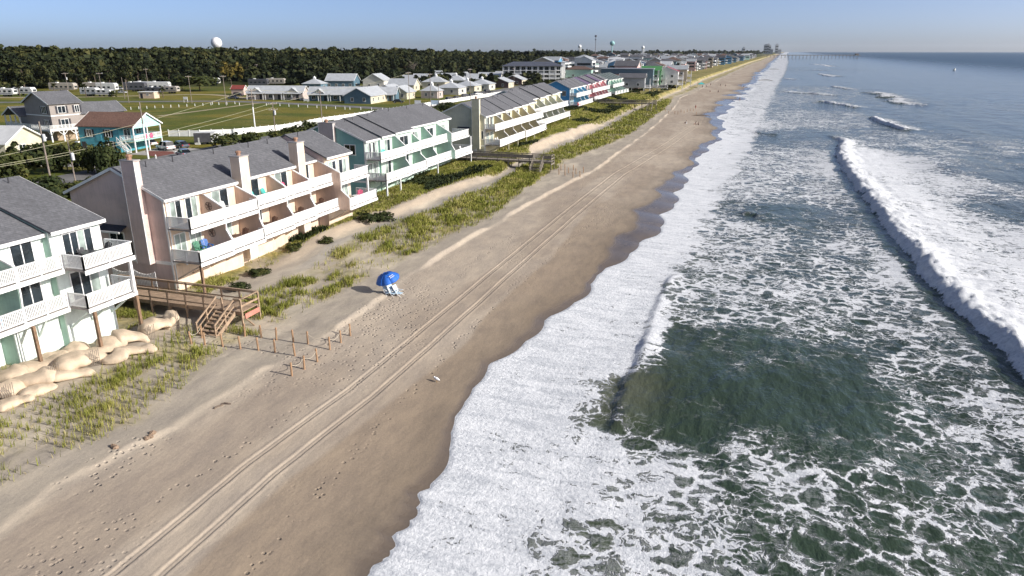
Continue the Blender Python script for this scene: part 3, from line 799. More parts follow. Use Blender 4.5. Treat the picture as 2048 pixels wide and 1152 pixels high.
CREAM = siding_mat('cream_board', (.56, .55, .44), .35, True)
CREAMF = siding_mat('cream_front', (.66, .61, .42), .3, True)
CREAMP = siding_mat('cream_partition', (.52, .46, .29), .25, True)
townhouse('cream_townhouse', 'cream townhouse row with square chimney beside the long grey boardwalk',
    [dict(y0=130.2 + 5.65 * i, y1=130.2 + 5.65 * (i + 1), x=-48.7 - .12 * (i % 2), up=-46.6, lo=-45.6 - .1 * (i % 3), ze=10.7 + .12 * i, style=1 if i == 0 else 0) for i in range(6)],
    9.6, CREAM, CREAMF, CREAMP, seed=11, sp=.2, bw=.15, chims=[(-51.0, -49.5, 129.5, 130.18, 4.5, 13.8, CREAMF)], gable_w=[(-53.4, -52.2, 6.5, 7.85, 2), (-49.3, -49.0, 6.4, 7.9, 1)], awning=(-54.2, -51.8, 8.15),
    posts=[(-45.8, 136 + 6 * i, 2, 5.1, CREAMF) for i in range(4)])
OLIVE = siding_mat('olive_board', (.44, .47, .39), .3, True)
townhouse('olive_townhouse', 'grey green townhouse row with stepped roofs between cream and blue rows',
    [dict(y0=167 + 5.8 * i, y1=167 + 5.8 * (i + 1), x=-52.0 - .5 * (i % 2), up=-50.0, lo=-49.4, ze=11.1 + .1 * i) for i in range(6)],
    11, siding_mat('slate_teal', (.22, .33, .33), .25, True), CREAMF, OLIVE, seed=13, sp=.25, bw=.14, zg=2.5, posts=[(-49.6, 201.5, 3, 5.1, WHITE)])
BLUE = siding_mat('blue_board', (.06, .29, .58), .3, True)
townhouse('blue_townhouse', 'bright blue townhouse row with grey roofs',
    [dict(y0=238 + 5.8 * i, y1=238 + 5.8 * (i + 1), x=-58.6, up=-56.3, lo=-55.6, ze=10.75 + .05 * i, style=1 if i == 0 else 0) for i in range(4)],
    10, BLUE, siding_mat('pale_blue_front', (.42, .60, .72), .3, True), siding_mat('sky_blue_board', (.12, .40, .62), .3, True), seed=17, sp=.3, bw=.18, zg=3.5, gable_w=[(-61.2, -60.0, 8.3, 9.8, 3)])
ROSE = siding_mat('rose_board', (.72, .30, .33), .3, True)
PURPLE = siding_mat('purple_lap', (.34, .26, .44), .3)
townhouse('rose_townhouse', 'pink and purple townhouse row between blue and mint rows',
    [dict(y0=268 + 5.6 * i, y1=268 + 5.6 * (i + 1), x=-59.6 + (.6 if i % 2 else 0), up=-57.3, lo=-56.6, ze=10.8 + .12 * i, roof=roof_mat('plum_shingle', (.12, .085, .15)) if i in (0, 3) else None) if i in (0, 3) else
     dict(y0=268 + 5.6 * i, y1=268 + 5.6 * (i + 1), x=-59.6 + (.6 if i % 2 else 0), up=-57.3, lo=-56.6, ze=10.8 + .12 * i) for i in range(6)],
    11, PURPLE, siding_mat('pale_rose_front', (.68, .42, .42), .3, True), ROSE, seed=19, sp=.3, bw=.18, zg=3.5)
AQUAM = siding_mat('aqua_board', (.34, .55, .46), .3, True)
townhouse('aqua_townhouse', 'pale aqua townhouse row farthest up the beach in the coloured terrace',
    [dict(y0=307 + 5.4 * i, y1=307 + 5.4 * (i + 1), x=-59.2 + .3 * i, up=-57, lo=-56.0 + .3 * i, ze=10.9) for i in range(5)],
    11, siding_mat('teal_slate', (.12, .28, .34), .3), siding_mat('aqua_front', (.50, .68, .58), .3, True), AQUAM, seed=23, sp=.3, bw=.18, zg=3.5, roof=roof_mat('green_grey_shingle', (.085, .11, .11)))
# ================================================================ roads, paths and fields
ASPH = flat_mat('asphalt', (.16, .155, .15), .9, .18, .4, bump=.3, bscale=8)
CONC = flat_mat('concrete', (.36, .34, .31), .9, .12, .6)
DIRT = flat_mat('dirt_path', (.34, .28, .17), .95, .2, .5)
BRICKRED = flat_mat('brick_red_paving', (.17, .05, .035), .9, .2, 2)
def ribbon(name, pts, w, z, mat, label=None, n=6):
    P = np.array(pts, float); t = np.linspace(0, len(P) - 1, (len(P) - 1) * n + 1)
    X = np.interp(t, np.arange(len(P)), P[:, 0]); Y = np.interp(t, np.arange(len(P)), P[:, 1])
    k = np.ones(5) / 5; 
    for _ in range(2): 
        X[2:-2] = np.convolve(X, k, 'valid'); Y[2:-2] = np.convolve(Y, k, 'valid')
    dx, dy = np.gradient(X), np.gradient(Y); L = np.hypot(dx, dy); nx, ny = -dy / L * w / 2, dx / L * w / 2
    v = [(x, y, z) for x, y in zip(X + nx, Y + ny)] + [(x, y, z) for x, y in zip(X - nx, Y - ny)]
    m = len(X)
    b = MB(); b.add(v, [[i, i + m, i + m + 1, i + 1] for i in range(m - 1)])
    return b.build(name, mat, kind='structure', label=label)
def patch(name, pts, z, mat):
    b = MB(); b.add([(x, y, z) for x, y in pts], [list(range(len(pts)))[::-1]]); return b.build(name, mat, kind='structure')
G3 = PLAIN
ribbon('beach_road', [(-100, -20), (-102, 60), (-106, 120), (-109, 180), (-114, 225), (-120, 300), (-127, 370), (-133, 440), (-140, 560), (-135, 800), (-100, 1300)], 7.5, G3 + .03, ASPH)
ribbon('cross_street', [at(-250, 207, 3), at(0, 205, 3), at(150, 203.5, 3), at(300, 203.5, 3), at(450, 202, 3), at(560, 206, 3), at(700, 213, 3), at(790, 219, 3), (-112, 226)], 7, G3 + .036, ASPH)
ribbon('park_road', [at(-100, 192, 3), at(30, 196, 3), at(200, 194, 3), at(330, 190, 3), at(430, 188, 3), at(520, 200, 3)], 5, G3 + .042, DIRT)
ribbon('field_path', [at(318, 232, 3), at(400, 222, 3), at(480, 211, 3), at(520, 206, 3)], 2.2, G3 + .02, DIRT)
ribbon('driveway', [at(60, 331, 3), at(120, 329, 3), at(250, 335, 3)], 3.5, G3 + .048, CONC)
patch('parking_pad', [at(255, 309, 3), at(300, 311, 3), at(390, 318, 3), at(430, 300, 3), at(330, 292, 3)], G3 + .02, CONC)
patch('brick_patio', [at(290, 302, 3), at(300, 312, 3), at(365, 318, 3), at(345, 303, 3)], G3 + .028, BRICKRED)

# ================================================================ other houses
def L_gable_wall(m, x0, x1, y0, y1, z0, ze, rise, axis):
    if axis == 'x': m.prism_x([(y0, z0), (y1, z0), (y1, ze), ((y0 + y1) / 2, ze + rise), (y0, ze)], x0, x1)
    else: m.prism_y([(x0, z0), (x1, z0), (x1, ze), ((x0 + x1) / 2, ze + rise), (x0, ze)], y0, y1)
    return m
def roof_gable(root, x0, x1, y0, y1, ze, rise, axis, mat, ov=.45, th=.16, trim=WHITE):
    """ridge along axis"""
    if axis == 'x':
        c = (y0 + y1) / 2; s = rise / (y1 - c)
        a, b_ = (y0 - ov, ze + .02 - s * ov), (y1 + ov, ze + .02 - s * ov)
        poly = [(a[0], a[1] + th), a, (c, ze + rise + .02), b_, (b_[0], b_[1] + th), (c, ze + rise + .02 + th)]
        r = MB().prism_x(poly, x0 - ov, x1 + ov).build('roof', mat, root)
        t = MB()
        for xx in (x0 - ov - .02, x1 + ov + .02):
            t.bar((xx, a[0], a[1] + .06), (xx, c, ze + rise + .08), .04, .24); t.bar((xx, c, ze + rise + .08), (xx, b_[0], b_[1] + .06), .04, .24)
    else:
        c = (x0 + x1) / 2; s = rise / (x1 - c)
        a, b_ = (x0 - ov, ze + .02 - s * ov), (x1 + ov, ze + .02 - s * ov)
        poly = [(a[0], a[1] + th), a, (c, ze + rise + .02), b_, (b_[0], b_[1] + th), (c, ze + rise + .02 + th)]
        r = MB().prism_y(poly, y0 - ov, y1 + ov).build('roof', mat, root)
        t = MB()
        for yy in (y0 - ov - .02, y1 + ov + .02):
            t.bar((a[0], yy, a[1] + .06), (c, yy, ze + rise + .08), .04, .24); t.bar((c, yy, ze + rise + .08), (b_[0], yy, b_[1] + .06), .04, .24)
    t.build('rake_board', trim, r)
    return r
def roof_hip(root, x0, x1, y0, y1, ze, rise, mat, ov=.5, th=.14):
    x0 -= ov; x1 += ov; y0 -= ov; y1 += ov
    w, d = x1 - x0, y1 - y0
    if w >= d: r0, r1 = (x0 + d / 2, (y0 + y1) / 2), (x1 - d / 2 + .01, (y0 + y1) / 2)
    else: r0, r1 = ((x0 + x1) / 2, y0 + w / 2), ((x0 + x1) / 2, y1 - w / 2 + .01)
    z = ze + .02
    v = [(x0, y0, z), (x1, y0, z), (x1, y1, z), (x0, y1, z), (x0, y0, z + th), (x1, y0, z + th), (x1, y1, z + th), (x0, y1, z + th), (*r0, z + th + rise), (*r1, z + th + rise)]
    f = [[3, 2, 1, 0], [0, 1, 5, 4], [1, 2, 6, 5], [2, 3, 7, 6], [3, 0, 4, 7]]
    f += [[4, 5, 9, 8], [5, 6, 9], [6, 7, 8, 9], [7, 4, 8]] if w >= d else [[4, 5, 8], [5, 6, 9, 8], [6, 7, 9], [7, 4, 8, 9]]
    return MB().add(v, f).build('roof', mat, root)
def win_x(root, x, y0, y1, z0, z1, face=1, n=2, sh=None, pane=None):
    d = sliding_door((0, 0, 0), root, x, y0, y1, z0, z1, [pane or PANE], n, 'window', face)
    if sh:
        for a in (y0 - .56, y1 + .12): MB().box(x + face * .004, x + face * .05, a, a + .44, z0 - .05, z1 + .1).build('shutter', sh, d)
    return d
def win_y(root, y, x0, x1, z0, z1, face=-1, n=2, sh=None, pane=None):
    return window_y((0, 0, 0), root, y, x0, x1, z0, z1, face, n, WHITE, pane or PANE, sh)
def stairs(root, x0, y0, z0, x1, y1, z1, w, mat, n=9, name='stairs', rail=True):
    """flight from (x0,y0,z0) low end to (x1,y1,z1) high end"""
    d = Vector((x1 - x0, y1 - y0, 0)); s = Vector((-d.y, d.x, 0)).normalized() * w / 2
    m = MB()
    for q in (-1, 1):
        m.bar((x0 + s.x * q, y0 + s.y * q, z0 + .05), (x1 + s.x * q, y1 + s.y * q, z1 - .1), .06, .26)
        if rail:
            m.bar((x0 + s.x * q, y0 + s.y * q, z0 + 1.0), (x1 + s.x * q, y1 + s.y * q, z1 + .95), .07, .09)
            for t in (0.02, .5, .98): 
                a = Vector((x0 + (x1 - x0) * t + s.x * q, y0 + (y1 - y0) * t + s.y * q, z0 + (z1 - z0) * t)); m.bar(tuple(a), tuple(a + Vector((0, 0, 1.0))), .09)
    st = m.build(name, mat, root)
    tr = MB()
    for i in range(n):
        t = (i + .5) / n; c = Vector((x0 + (x1 - x0) * t, y0 + (y1 - y0) * t, z0 + (z1 - z0) * t)); 
        tr.bar(tuple(c - s), tuple(c + s), .28, .05)
    tr.build('treads', mat, st)
    return st
BLACKSH = flat_mat('black_shutter', (.02, .02, .028), .6)
# ---- aqua house with brown roof
AQ = siding_mat('turquoise_lap', (.075, .33, .41), .2); AQF = siding_mat('turquoise_front', (.42, .70, .64), .2)
BROWN = roof_mat('brown_shingle', (.15, .082, .058), c2=(.23, .125, .09))
h = empty('beach_house', (*at(273.6, 306, 3), G3), R(8), 'turquoise two storey house with brown roof and white front porch', 'house')
L_gable_wall(MB(), -12.5, -3.4, 0, 8.6, 0, 5.15, 2.3, 'x').build('wall', AQ, h)
MB().prism_x([(0, 4.75), (8.6, 4.75), (8.6, 5.15), (4.3, 7.45), (0, 5.15)], -.25, -.05).build('gable_front', AQF, h)
roof_gable(h, -12.5, -.05, 0, 8.6, 5.15, 2.3, 'x', BROWN, .35)
MB().box(-3.39, -.02, .0, 8.6, 2.15, 2.4).build('porch_deck', AQF, h)
railing((0, 0, 0), h, [(-3.3, .08), (-.1, .08), (-.1, 8.5), (-3.3, 8.5)], 2.4, 1.0, .16, .07)
for yy in (.1, 4.3, 8.5):
    MB().box(-.25, -.03, yy - .11, yy + .11, -.2, 5.1).build('porch_post', WHITE, h)
for a, c, zz in ((-10.6, -9.5, 3.1), (-6.3, -5.2, 3.1), (-6.0, -5.0, .8)): win_y(h, 0, a, c, zz, zz + 1.35, -1, 2, BLACKSH)
MB().box(-8.6, -7.4, -.06, -.003, 2.2, 4.95).build('pilaster_panel', AQ, h)
MB().box(-12.1, -11.2, -.07, -.004, 0, 2.05).build('door', flat_mat('dark_door', (.05, .045, .05)), h)
sliding_door((0, 0, 0), h, -3.4, 1.5, 3.3, 2.42, 4.45, [PANE, PANE], 2); win_x(h, -3.4, 5.2, 6.6, 3.2, 4.4)
MB().box(-3.0, -1.2, 8.55, 8.62, 4.7, 5.1).build('frieze_board', WHITE, h)
stairs(h, -.9, -.9, 0, -2.9, -.9, 2.3, 1.2, WHITE, 9)
for yy in (3.4, 5.2):
    MB().lathe([(.02, 0), (.5, .01), (.5, .05), (.02, .06)], 14).build('pink_disc', flat_mat('hot_pink', (.75, .10, .22)), h).matrix_local = Matrix.Translation((.02, yy, 2.95)) @ Matrix.Rotation(math.pi / 2, 4, 'Y')
# ---- grey house on stilts
GW = siding_mat('taupe_lap', (.27, .235, .21), .18)
h = empty('stilt_house', (*at(105, 285, 3), G3), R(-12), 'grey taupe house on white stilts with wide deck and shutters', 'house')
MB().box(-19, .0, 0, 8.5, 2.35, 2.65).build('deck', flat_mat('deck_white', (.62, .60, .58)), h)
railing((0, 0, 0), h, [(-19, 8.4), (-18.9, .1), (-.1, .1), (-.1, 8.4)], 2.65, 1.0, .17, .07)
L_gable_wall(MB(), -12, -1.6, 1.6, 8.5, 2.65, 8.3, 2.3, 'y').build('wall', GW, h)
roof_gable(h, -12, -1.6, 1.6, 8.5, 8.3, 2.3, 'y', GREYROOF, .5)
MB().box(-12.02, -1.55, 1.55, 8.52, 5.5, 5.7).build('belt_board', WHITE, h)
L_gable_wall(MB(), -8.5, -1.8, 8.5, 19, 0, 5.8, 2.0, 'y').build('wing_wall', GW, h)
roof_gable(h, -8.5, -1.8, 8.6, 19, 5.8, 2.0, 'y', GREYROOF, .45)
MB().box(-9.5, -2.4, 2.6, 8.4, 0, 2.34).build('ground_storey', flat_mat('tan_storey', (.38, .29, .20), .8), h)
L_gable_wall(MB(), -19, -12.2, 3.5, 8.4, 2.66, 5.2, .1, 'y').build('porch_wall', GW, h)
roof_gable(h, -19, -12.2, .2, 8.4, 5.3, 1.8, 'y', GREYROOF, .4)
for xx in (-18.8, -16.5, -14.3, -12.4): MB().box(xx - .12, xx + .12, .1, .34, 2.66, 5.3).build('porch_post', WHITE, h)
for xx in (-18.8, -14.2, -9.6, -5, -.15):
    s = MB().box(xx - .13, xx + .13, .05, .31, -.3, 2.34).build('stilt', WHITE, h)
    k = MB()
    for q in (-1, 1): k.bar((xx, .18, 1.35), (xx + q * 1.1, .18, 2.32), .12)
    k.build('knee_brace', WHITE, s)
for yy in (2.9, 5.6, 8.2):
    s = MB().box(-.28, -.02, yy - .13, yy + .13, -.3, 2.34).build('stilt', WHITE, h)
    k = MB()
    for q in (-1, 1): k.bar((-.15, yy, 1.35), (-.15, yy + q * 1.0, 2.32), .12)
    k.build('knee_brace', WHITE, s)
win_y(h, 1.6, -4.9, -3.1, 6.1, 7.6, -1, 3, BLACKSH); win_y(h, 1.6, -4.7, -2.9, 3.1, 4.6, -1, 3, BLACKSH)
win_x(h, -1.6, 3.4, 5.0, 6.1, 7.6, 1, 2, BLACKSH); win_x(h, -1.6, 7.2, 8.1, 6.1, 7.6, 1, 2, BLACKSH); win_x(h, -1.6, 3.6, 5.2, 2.7, 4.7, 1, 2, BLACKSH)
win_x(h, -1.8, 10.2, 11.2, 3.6, 5.1, 1, 2, BLACKSH); win_x(h, -1.8, 14, 15, 3.6, 5.1, 1, 2, BLACKSH)
# ---- white roofed cottage at the left edge
h = empty('white_cottage', (-133, 99, G3), R(14), 'cream cottage with plain white roof at the left edge', 'house')
L_gable_wall(MB(), -12, 0, -1, 9, 0, 3.1, 2.6, 'x').build('wall', siding_mat('cream_lap', (.62, .57, .44), .2), h)
roof_gable(h, -12, 0, -1, 9, 3.1, 2.6, 'x', metal_roof_mat('white_roof', (.72, .72, .70)), .6)
win_x(h, 0, 2.5, 4.2, 1, 2.3); win_y(h, -1, -6, -4.4, 1, 2.3)

# ================================================================ the cottage village
MROOF = metal_roof_mat('pale_grey_metal', (.58, .60, .61))
VC = {'cream': siding_mat('village_cream', (.62, .56, .42), .25), 'slate': siding_mat('village_slate', (.10, .17, .22), .25), 'pale': siding_mat('village_pale', (.60, .58, .53), .3, True),
      'brown': siding_mat('village_plum', (.10, .06, .06), .25), 'rose': siding_mat('village_rose', (.55, .46, .42), .25)}
def cottage(u, v, w, d, rz, style, wall, label, gable=None, ze=3.0, rise=2.4, n=2, loc=None):
    """origin at the near front corner; front looks along -y, sunny side along +x"""
    x, y = loc or at(u, v, 3)
    h = empty('cottage', (x, y, G3), R(rz), label, 'cottage', 'grey roofed cottages in the village')
    wm = VC[wall]; gm = VC[gable or wall]
    if style == 'gable':        # gable end faces the camera
        L_gable_wall(MB(), -w, 0, 0, d, 0, ze, rise, 'y').build('wall', wm, h); roof_gable(h, -w, 0, 0, d, ze, rise, 'y', MROOF, .5)
        MB().prism_y([(-w + .01, .01), (-.01, .01), (-.01, ze), (-w / 2, ze + rise - .03), (-w + .01, ze)], -.05, -.004).build('gable_front', gm, h)
        for i in range(n): win_y(h, -.05, -w * (.25 + .45 * i) - .5, -w * (.25 + .45 * i) + .5, .9, 2.2)
        for i in range(max(1, int(d / 5))):
            yy = d * (i + .5) / max(1, int(d / 5)); win_x(h, 0, yy - .5, yy + .5, .9, 2.2)
    elif style == 'ridge':      # eave faces the camera
        L_gable_wall(MB(), -w, 0, 0, d, 0, ze, rise, 'x').build('wall', wm, h); roof_gable(h, -w, 0, 0, d, ze, rise, 'x', MROOF, .5)
        for i in range(max(2, int(w / 4))): win_y(h, 0, -w * (i + .5) / max(2, int(w / 4)) - .6, -w * (i + .5) / max(2, int(w / 4)) + .6, .9, 2.2)
        win_x(h, 0, d * .3, d * .5, .9, 2.2)
    elif style == 'hip':
        MB().box(-w, 0, 0, d, 0, ze).build('wall', wm, h); r = roof_hip(h, -w, 0, 0, d, ze, rise, MROOF)
        cx, cy = -w / 2, d / 2
        cup = MB().box(cx - .6, cx + .6, cy - .6, cy + .6, ze + rise - .6, ze + rise + .75).build('cupola', WHITE, r)
        MB().lathe([(1.0, ze + rise + .76), (.05, ze + rise + 1.5)], 4, (cx, cy)).build('cupola_roof', WHITE, cup)
        for i in range(2): win_y(h, 0, -w * (.3 + .4 * i) - .5, -w * (.3 + .4 * i) + .5, .9, 2.2)
        win_x(h, 0, d * .4, d * .6, .9, 2.2)
    elif style == 'porch':      # long row with porches and cross gables
        L_gable_wall(MB(), -w, 0, 1.8, d, 0, ze, rise, 'x').build('wall', wm, h); roof_gable(h, -w, 0, 1.8, d, ze, rise, 'x', MROOF, .5)
        k = max(2, round(w / 9))
        for i in range(k):
            a, c = -w + w * i / k + .5, -w + w * (i + 1) / k - .5
            pr = MB().prism_x([(-.3, ze - .55), (1.75, ze + .05), (1.75, ze + .17), (-.3, ze - .43)], a - .3, c + .3).build('porch_roof', metal_roof_mat('porch_roof_white', (.6, .61, .61)), h)
            for xx in (a, (a + c) / 2, c): MB().box(xx - .1, xx + .1, -.1, .1, 0, ze - .56).build('porch_post', WHITE, pr)
            win_y(h, 1.8, a + .8, a + 2.2, .7, 2.1); MB().box(c - 2.2, c - 1.2, 1.72, 1.797, .05, 2.1).build('door', BLACKSH, h)
            if i % 2 == 0:
                m = (a + c) / 2
                g = MB().prism_y([(m - 2.4, ze - .2), (m + 2.4, ze - .2), (m, ze + 1.7)], 1.2, d / 2).build('cross_gable', gm, h)
                cr = MB(); cr.bar((m - 2.8, (1.0 + d / 2) / 2, ze - .3), (m, (1.0 + d / 2) / 2, ze + 1.86), d / 2 - .5, .14); cr.bar((m + 2.8, (1.0 + d / 2) / 2, ze - .3), (m, (1.0 + d / 2) / 2, ze + 1.86), d / 2 - .5, .14)
                cr.build('cross_gable_roof', MROOF, g)
    return h
cottage(603, 200, 24, 9, 14, 'porch', 'rose', 'long cottage with rose end wall and white porches beside the pink shed', 'pale')
cottage(790, 203, 36, 9, 16, 'porch', 'slate', 'longest slate blue cottage row with four white porches facing the lawn', 'slate')
cottage(742, 208, 11, 20, 6, 'gable', 'cream', 'blue gabled cottage with cream sunny side at the road corner', 'slate', rise=2.8)
cottage(642, 180, 10, 9, 10, 'hip', 'slate', 'slate blue hip roofed cottage with cupola at the forest edge')
cottage(708, 176, 16, 11, 12, 'ridge', 'slate', 'tall ridge roofed cottage behind the long blue row', rise=3.4, ze=4)
cottage(768, 176, 12, 14, 10, 'gable', 'pale', 'white gabled cottage with tall front behind the long blue row', rise=3.4, ze=4)
cottage(790, 196, 9, 11, 5, 'gable', 'cream', 'cream gabled cottage next to the blue road corner cottage')
cottage(814, 199, 8, 10, 5, 'gable', 'cream', 'small cream gabled cottage with bright front on the beach road')
cottage(828, 182, 14, 10, 8, 'ridge', 'cream', 'cream cottage with dark verandah in the middle of the village', rise=2.8)
cottage(875, 197, 7.5, 7.5, 5, 'hip', 'rose', 'small open sided pavilion cottage with cupola by the road')
cottage(917, 190, 11, 12, 4, 'hip', 'pale', 'first plain hip roofed cottage with white boarded side along the road')
cottage(949, 185, 11, 12, 4, 'hip', 'cream', 'second hip roofed cottage from the pavilion along the road')
cottage(978, 181, 11, 12, 4, 'hip', 'pale', 'third hip roofed cottage from the pavilion along the road')
cottage(1017, 176, 13, 13, 4, 'gable', 'cream', 'cream cottage with dark plum front near the white apartments', 'brown')
cottage(1044, 170, 12, 13, 4, 'gable', 'cream', 'last cream cottage with plum porch below the white apartments', 'brown')
for i, (u, v, w, d, st, c, lb) in enumerate([(845, 172, 13, 10, 'ridge', 'cream', 'back row cottage with cream gable left of the bare tree'), (862, 168, 12, 9, 'ridge', 'slate', 'back row slate cottage at the forest edge near the bare tree'),
        (890, 176, 13, 11, 'hip', 'cream', 'hip roofed cottage with cupola in the centre of the village'), (905, 166, 12, 9, 'ridge', 'pale', 'pale ridge roofed cottage behind the cupola cottages'),
        (928, 172, 12, 10, 'hip', 'pale', 'grey hip roof with white cupola between the two cottage rows'), (945, 163, 12, 9, 'gable', 'slate', 'slate gabled back cottage against the dark trees'),
        (968, 168, 13, 10, 'ridge', 'cream', 'ridge roofed cottage behind the third hip roofed cottage'), (1000, 164, 15, 9, 'ridge', 'pale', 'long grey roofed back cottage with bright gable tip'),
        (1035, 161, 16, 10, 'ridge', 'cream', 'farthest ridge roofed cottage beside the apartments'), (880, 159, 12, 9, 'ridge', 'slate', 'highest slate blue roofed cottage at the forest edge')]):
    cottage(u, v, w, d, 8, st, c, lb, rise=2.9)
# ---- sheds
h = empty('shed', (*at(488, 190, 3), G3), R(12), 'small pink shed with red roof beside the campground road', 'shed')
L_gable_wall(MB(), -6, 0, 0, 4, 0, 2.7, 1.5, 'x').build('wall', siding_mat('shed_pink', (.55, .42, .37), .2), h); roof_gable(h, -6, 0, 0, 4, 2.7, 1.5, 'x', roof_mat('red_shingle', (.25, .05, .04)), .3); win_x(h, 0, 1.5, 2.5, 1, 2)
h = empty('block_shed', (*at(309, 197, 3), G3), R(12), 'flat roofed peach block shed on the campground lawn', 'shed')
MB().box(-7, 0, 0, 4, 0, 2.6).build('wall', flat_mat('peach_block', (.62, .48, .36)), h); MB().box(-7.3, .3, -.3, 4.3, 2.61, 2.8).build('roof', WHITE, h); MB().box(-6.2, -5.2, -.06, -.003, 0, 2.1).build('door', BLACKSH, h); win_y(h, 0, -3.4, -2.4, 1.2, 2)

# ================================================================ white apartment block
h = empty('apartment_block', (*at(1123, 166, 3), G3), R(14), 'long white three storey apartment block with dark upper balconies', 'building')
MB().box(-38, 0, 3, 13, 2.6, 10.2).build('wall', flat_mat('white_stucco', (.66, .66, .65)), h)
roof_hip(h, -38, 0, 0, 13, 10.25, 2.6, roof_mat('blue_grey_shingle', (.07, .08, .11)), .8)
for i in range(11):
    xx = -37.8 + 37.6 * i / 10
    MB().box(xx - .2, xx + .2, 0, .4, 0, 10.24).build('pillar', WHITE, h)
for lv, zz in ((0, 2.6), (1, 5.2), (2, 7.8)):
    MB().box(-38, 0, .05, 2.99, zz - .25, zz).build('balcony_floor', WHITE, h)
    if lv < 2: MB().box(-37.7, -.3, .12, .2, zz + .01, zz + .9).build('balcony_wall', flat_mat('white_stucco2', (.6, .6, .6)), h)
    for i in range(10):
        xx = -37.8 + 3.76 * i
        if lv == 2 or i % 2: win_y(h, 3, xx + .7, xx + 3.0, zz + .1, zz + 2.1, -1, 2)
for zz in (3.4, 6.0, 8.4):
    win_x(h, 0, 5, 6.4, zz, zz + 1.3); win_x(h, 0, 9, 10.4, zz, zz + 1.3)
MB().box(-.6, 2.2, 6.6, 8.6, 0, 12.6).build('stair_tower', WHITE, h); MB().box(-.9, 2.5, 6.3, 8.9, 12.61, 12.9).build('tower_cap', WHITE, h)
MB().box(-37, -1, 4, 12, 0, 2.3).build('garage_wall', BLACKSH, h)  # near-black block fills the ground level behind the pillars

# ================================================================ houses along the shore beyond the terrace
def shore_house(loc, w, d, rz, wall, roof, label, ze=9, rise=2.2, style='gable', zg=3.4, stilt=2.4, axis='x', group=None, deck=True, name='shore_house'):
    h = empty(name, (loc[0], loc[1], zg), R(rz), label, 'house', group)
    if style == 'hip': MB().box(-w, 0, 0, d, stilt, ze).build('wall', wall, h); roof_hip(h, -w, 0, 0, d, ze, rise, roof)
    elif style == 'flat': MB().box(-w, 0, 0, d, stilt, ze).build('wall', wall, h); MB().box(-w - .3, .3, -.3, d + .3, ze + .01, ze + .3).build('roof', roof, h)
    else: L_gable_wall(MB(), -w, 0, 0, d, stilt, ze, rise, axis).build('wall', wall, h); roof_gable(h, -w, 0, 0, d, ze, rise, axis, roof)
    for xx in (-w + .3, -w / 2, -.3):
        for yy in (.3, d - .3): MB().box(xx - .15, xx + .15, yy - .15, yy + .15, -.5, stilt - .01).build('stilt', WHITE, h)
    nst = max(1, int((ze - stilt) / 2.8))
    for k in range(nst):
        zz = stilt + 2.8 * k + .5
        for t in (.25, .7): win_y(h, 0, -w * t - .6, -w * t + .6, zz + .4, zz + 1.6)
        win_x(h, 0, d * .2, d * .5, zz - .35, zz + 1.6); win_x(h, 0, d * .62, d * .85, zz + .3, zz + 1.6)
        if deck:
            MB().box(.005, 2.6, .2, d - .2, stilt + 2.8 * k - .2, stilt + 2.8 * k).build('deck', flat_mat('deck_white', (.62, .60, .58)), h)
            railing((0, 0, 0), h, [(.1, .3), (2.5, .3), (2.5, d - .3), (.1, d - .3)], stilt + 2.8 * k, 1.0, .5, .2)
            if k == 0:
                for yy in (.4, d - .4): MB().box(2.3, 2.5, yy - .1, yy + .1, -.5, ze - .5).build('deck_post', WHITE, h)
    return h
def sm(n, c, v=False): return siding_mat('town_' + n, c, .3, v)
PAL = {'white': sm('white', (.68, .68, .66)), 'blue': sm('blue', (.12, .30, .48)), 'slate': sm('slate', (.10, .16, .19)), 'green': sm('green', (.14, .36, .16)), 'mint': sm('mint', (.42, .60, .52)),
       'yellow': sm('yellow', (.62, .50, .22)), 'grey': sm('grey', (.33, .34, .35)), 'pink': sm('pink', (.60, .40, .38)), 'tan': sm('tan', (.45, .38, .29)), 'brown': sm('brown', (.16, .11, .08))}
RF = {'grey': roof_mat('town_grey_roof', (.10, .10, .11)), 'pale': metal_roof_mat('town_pale_roof', (.45, .47, .48)), 'brown': roof_mat('town_brown_roof', (.12, .075, .06)), 'red': metal_roof_mat('town_red_roof', (.36, .02, .035)),
      'green': metal_roof_mat('town_green_roof', (.10, .30, .10)), 'dark': roof_mat('town_dark_roof', (.05, .05, .06)), 'white': metal_roof_mat('town_white_roof', (.68, .69, .69))}
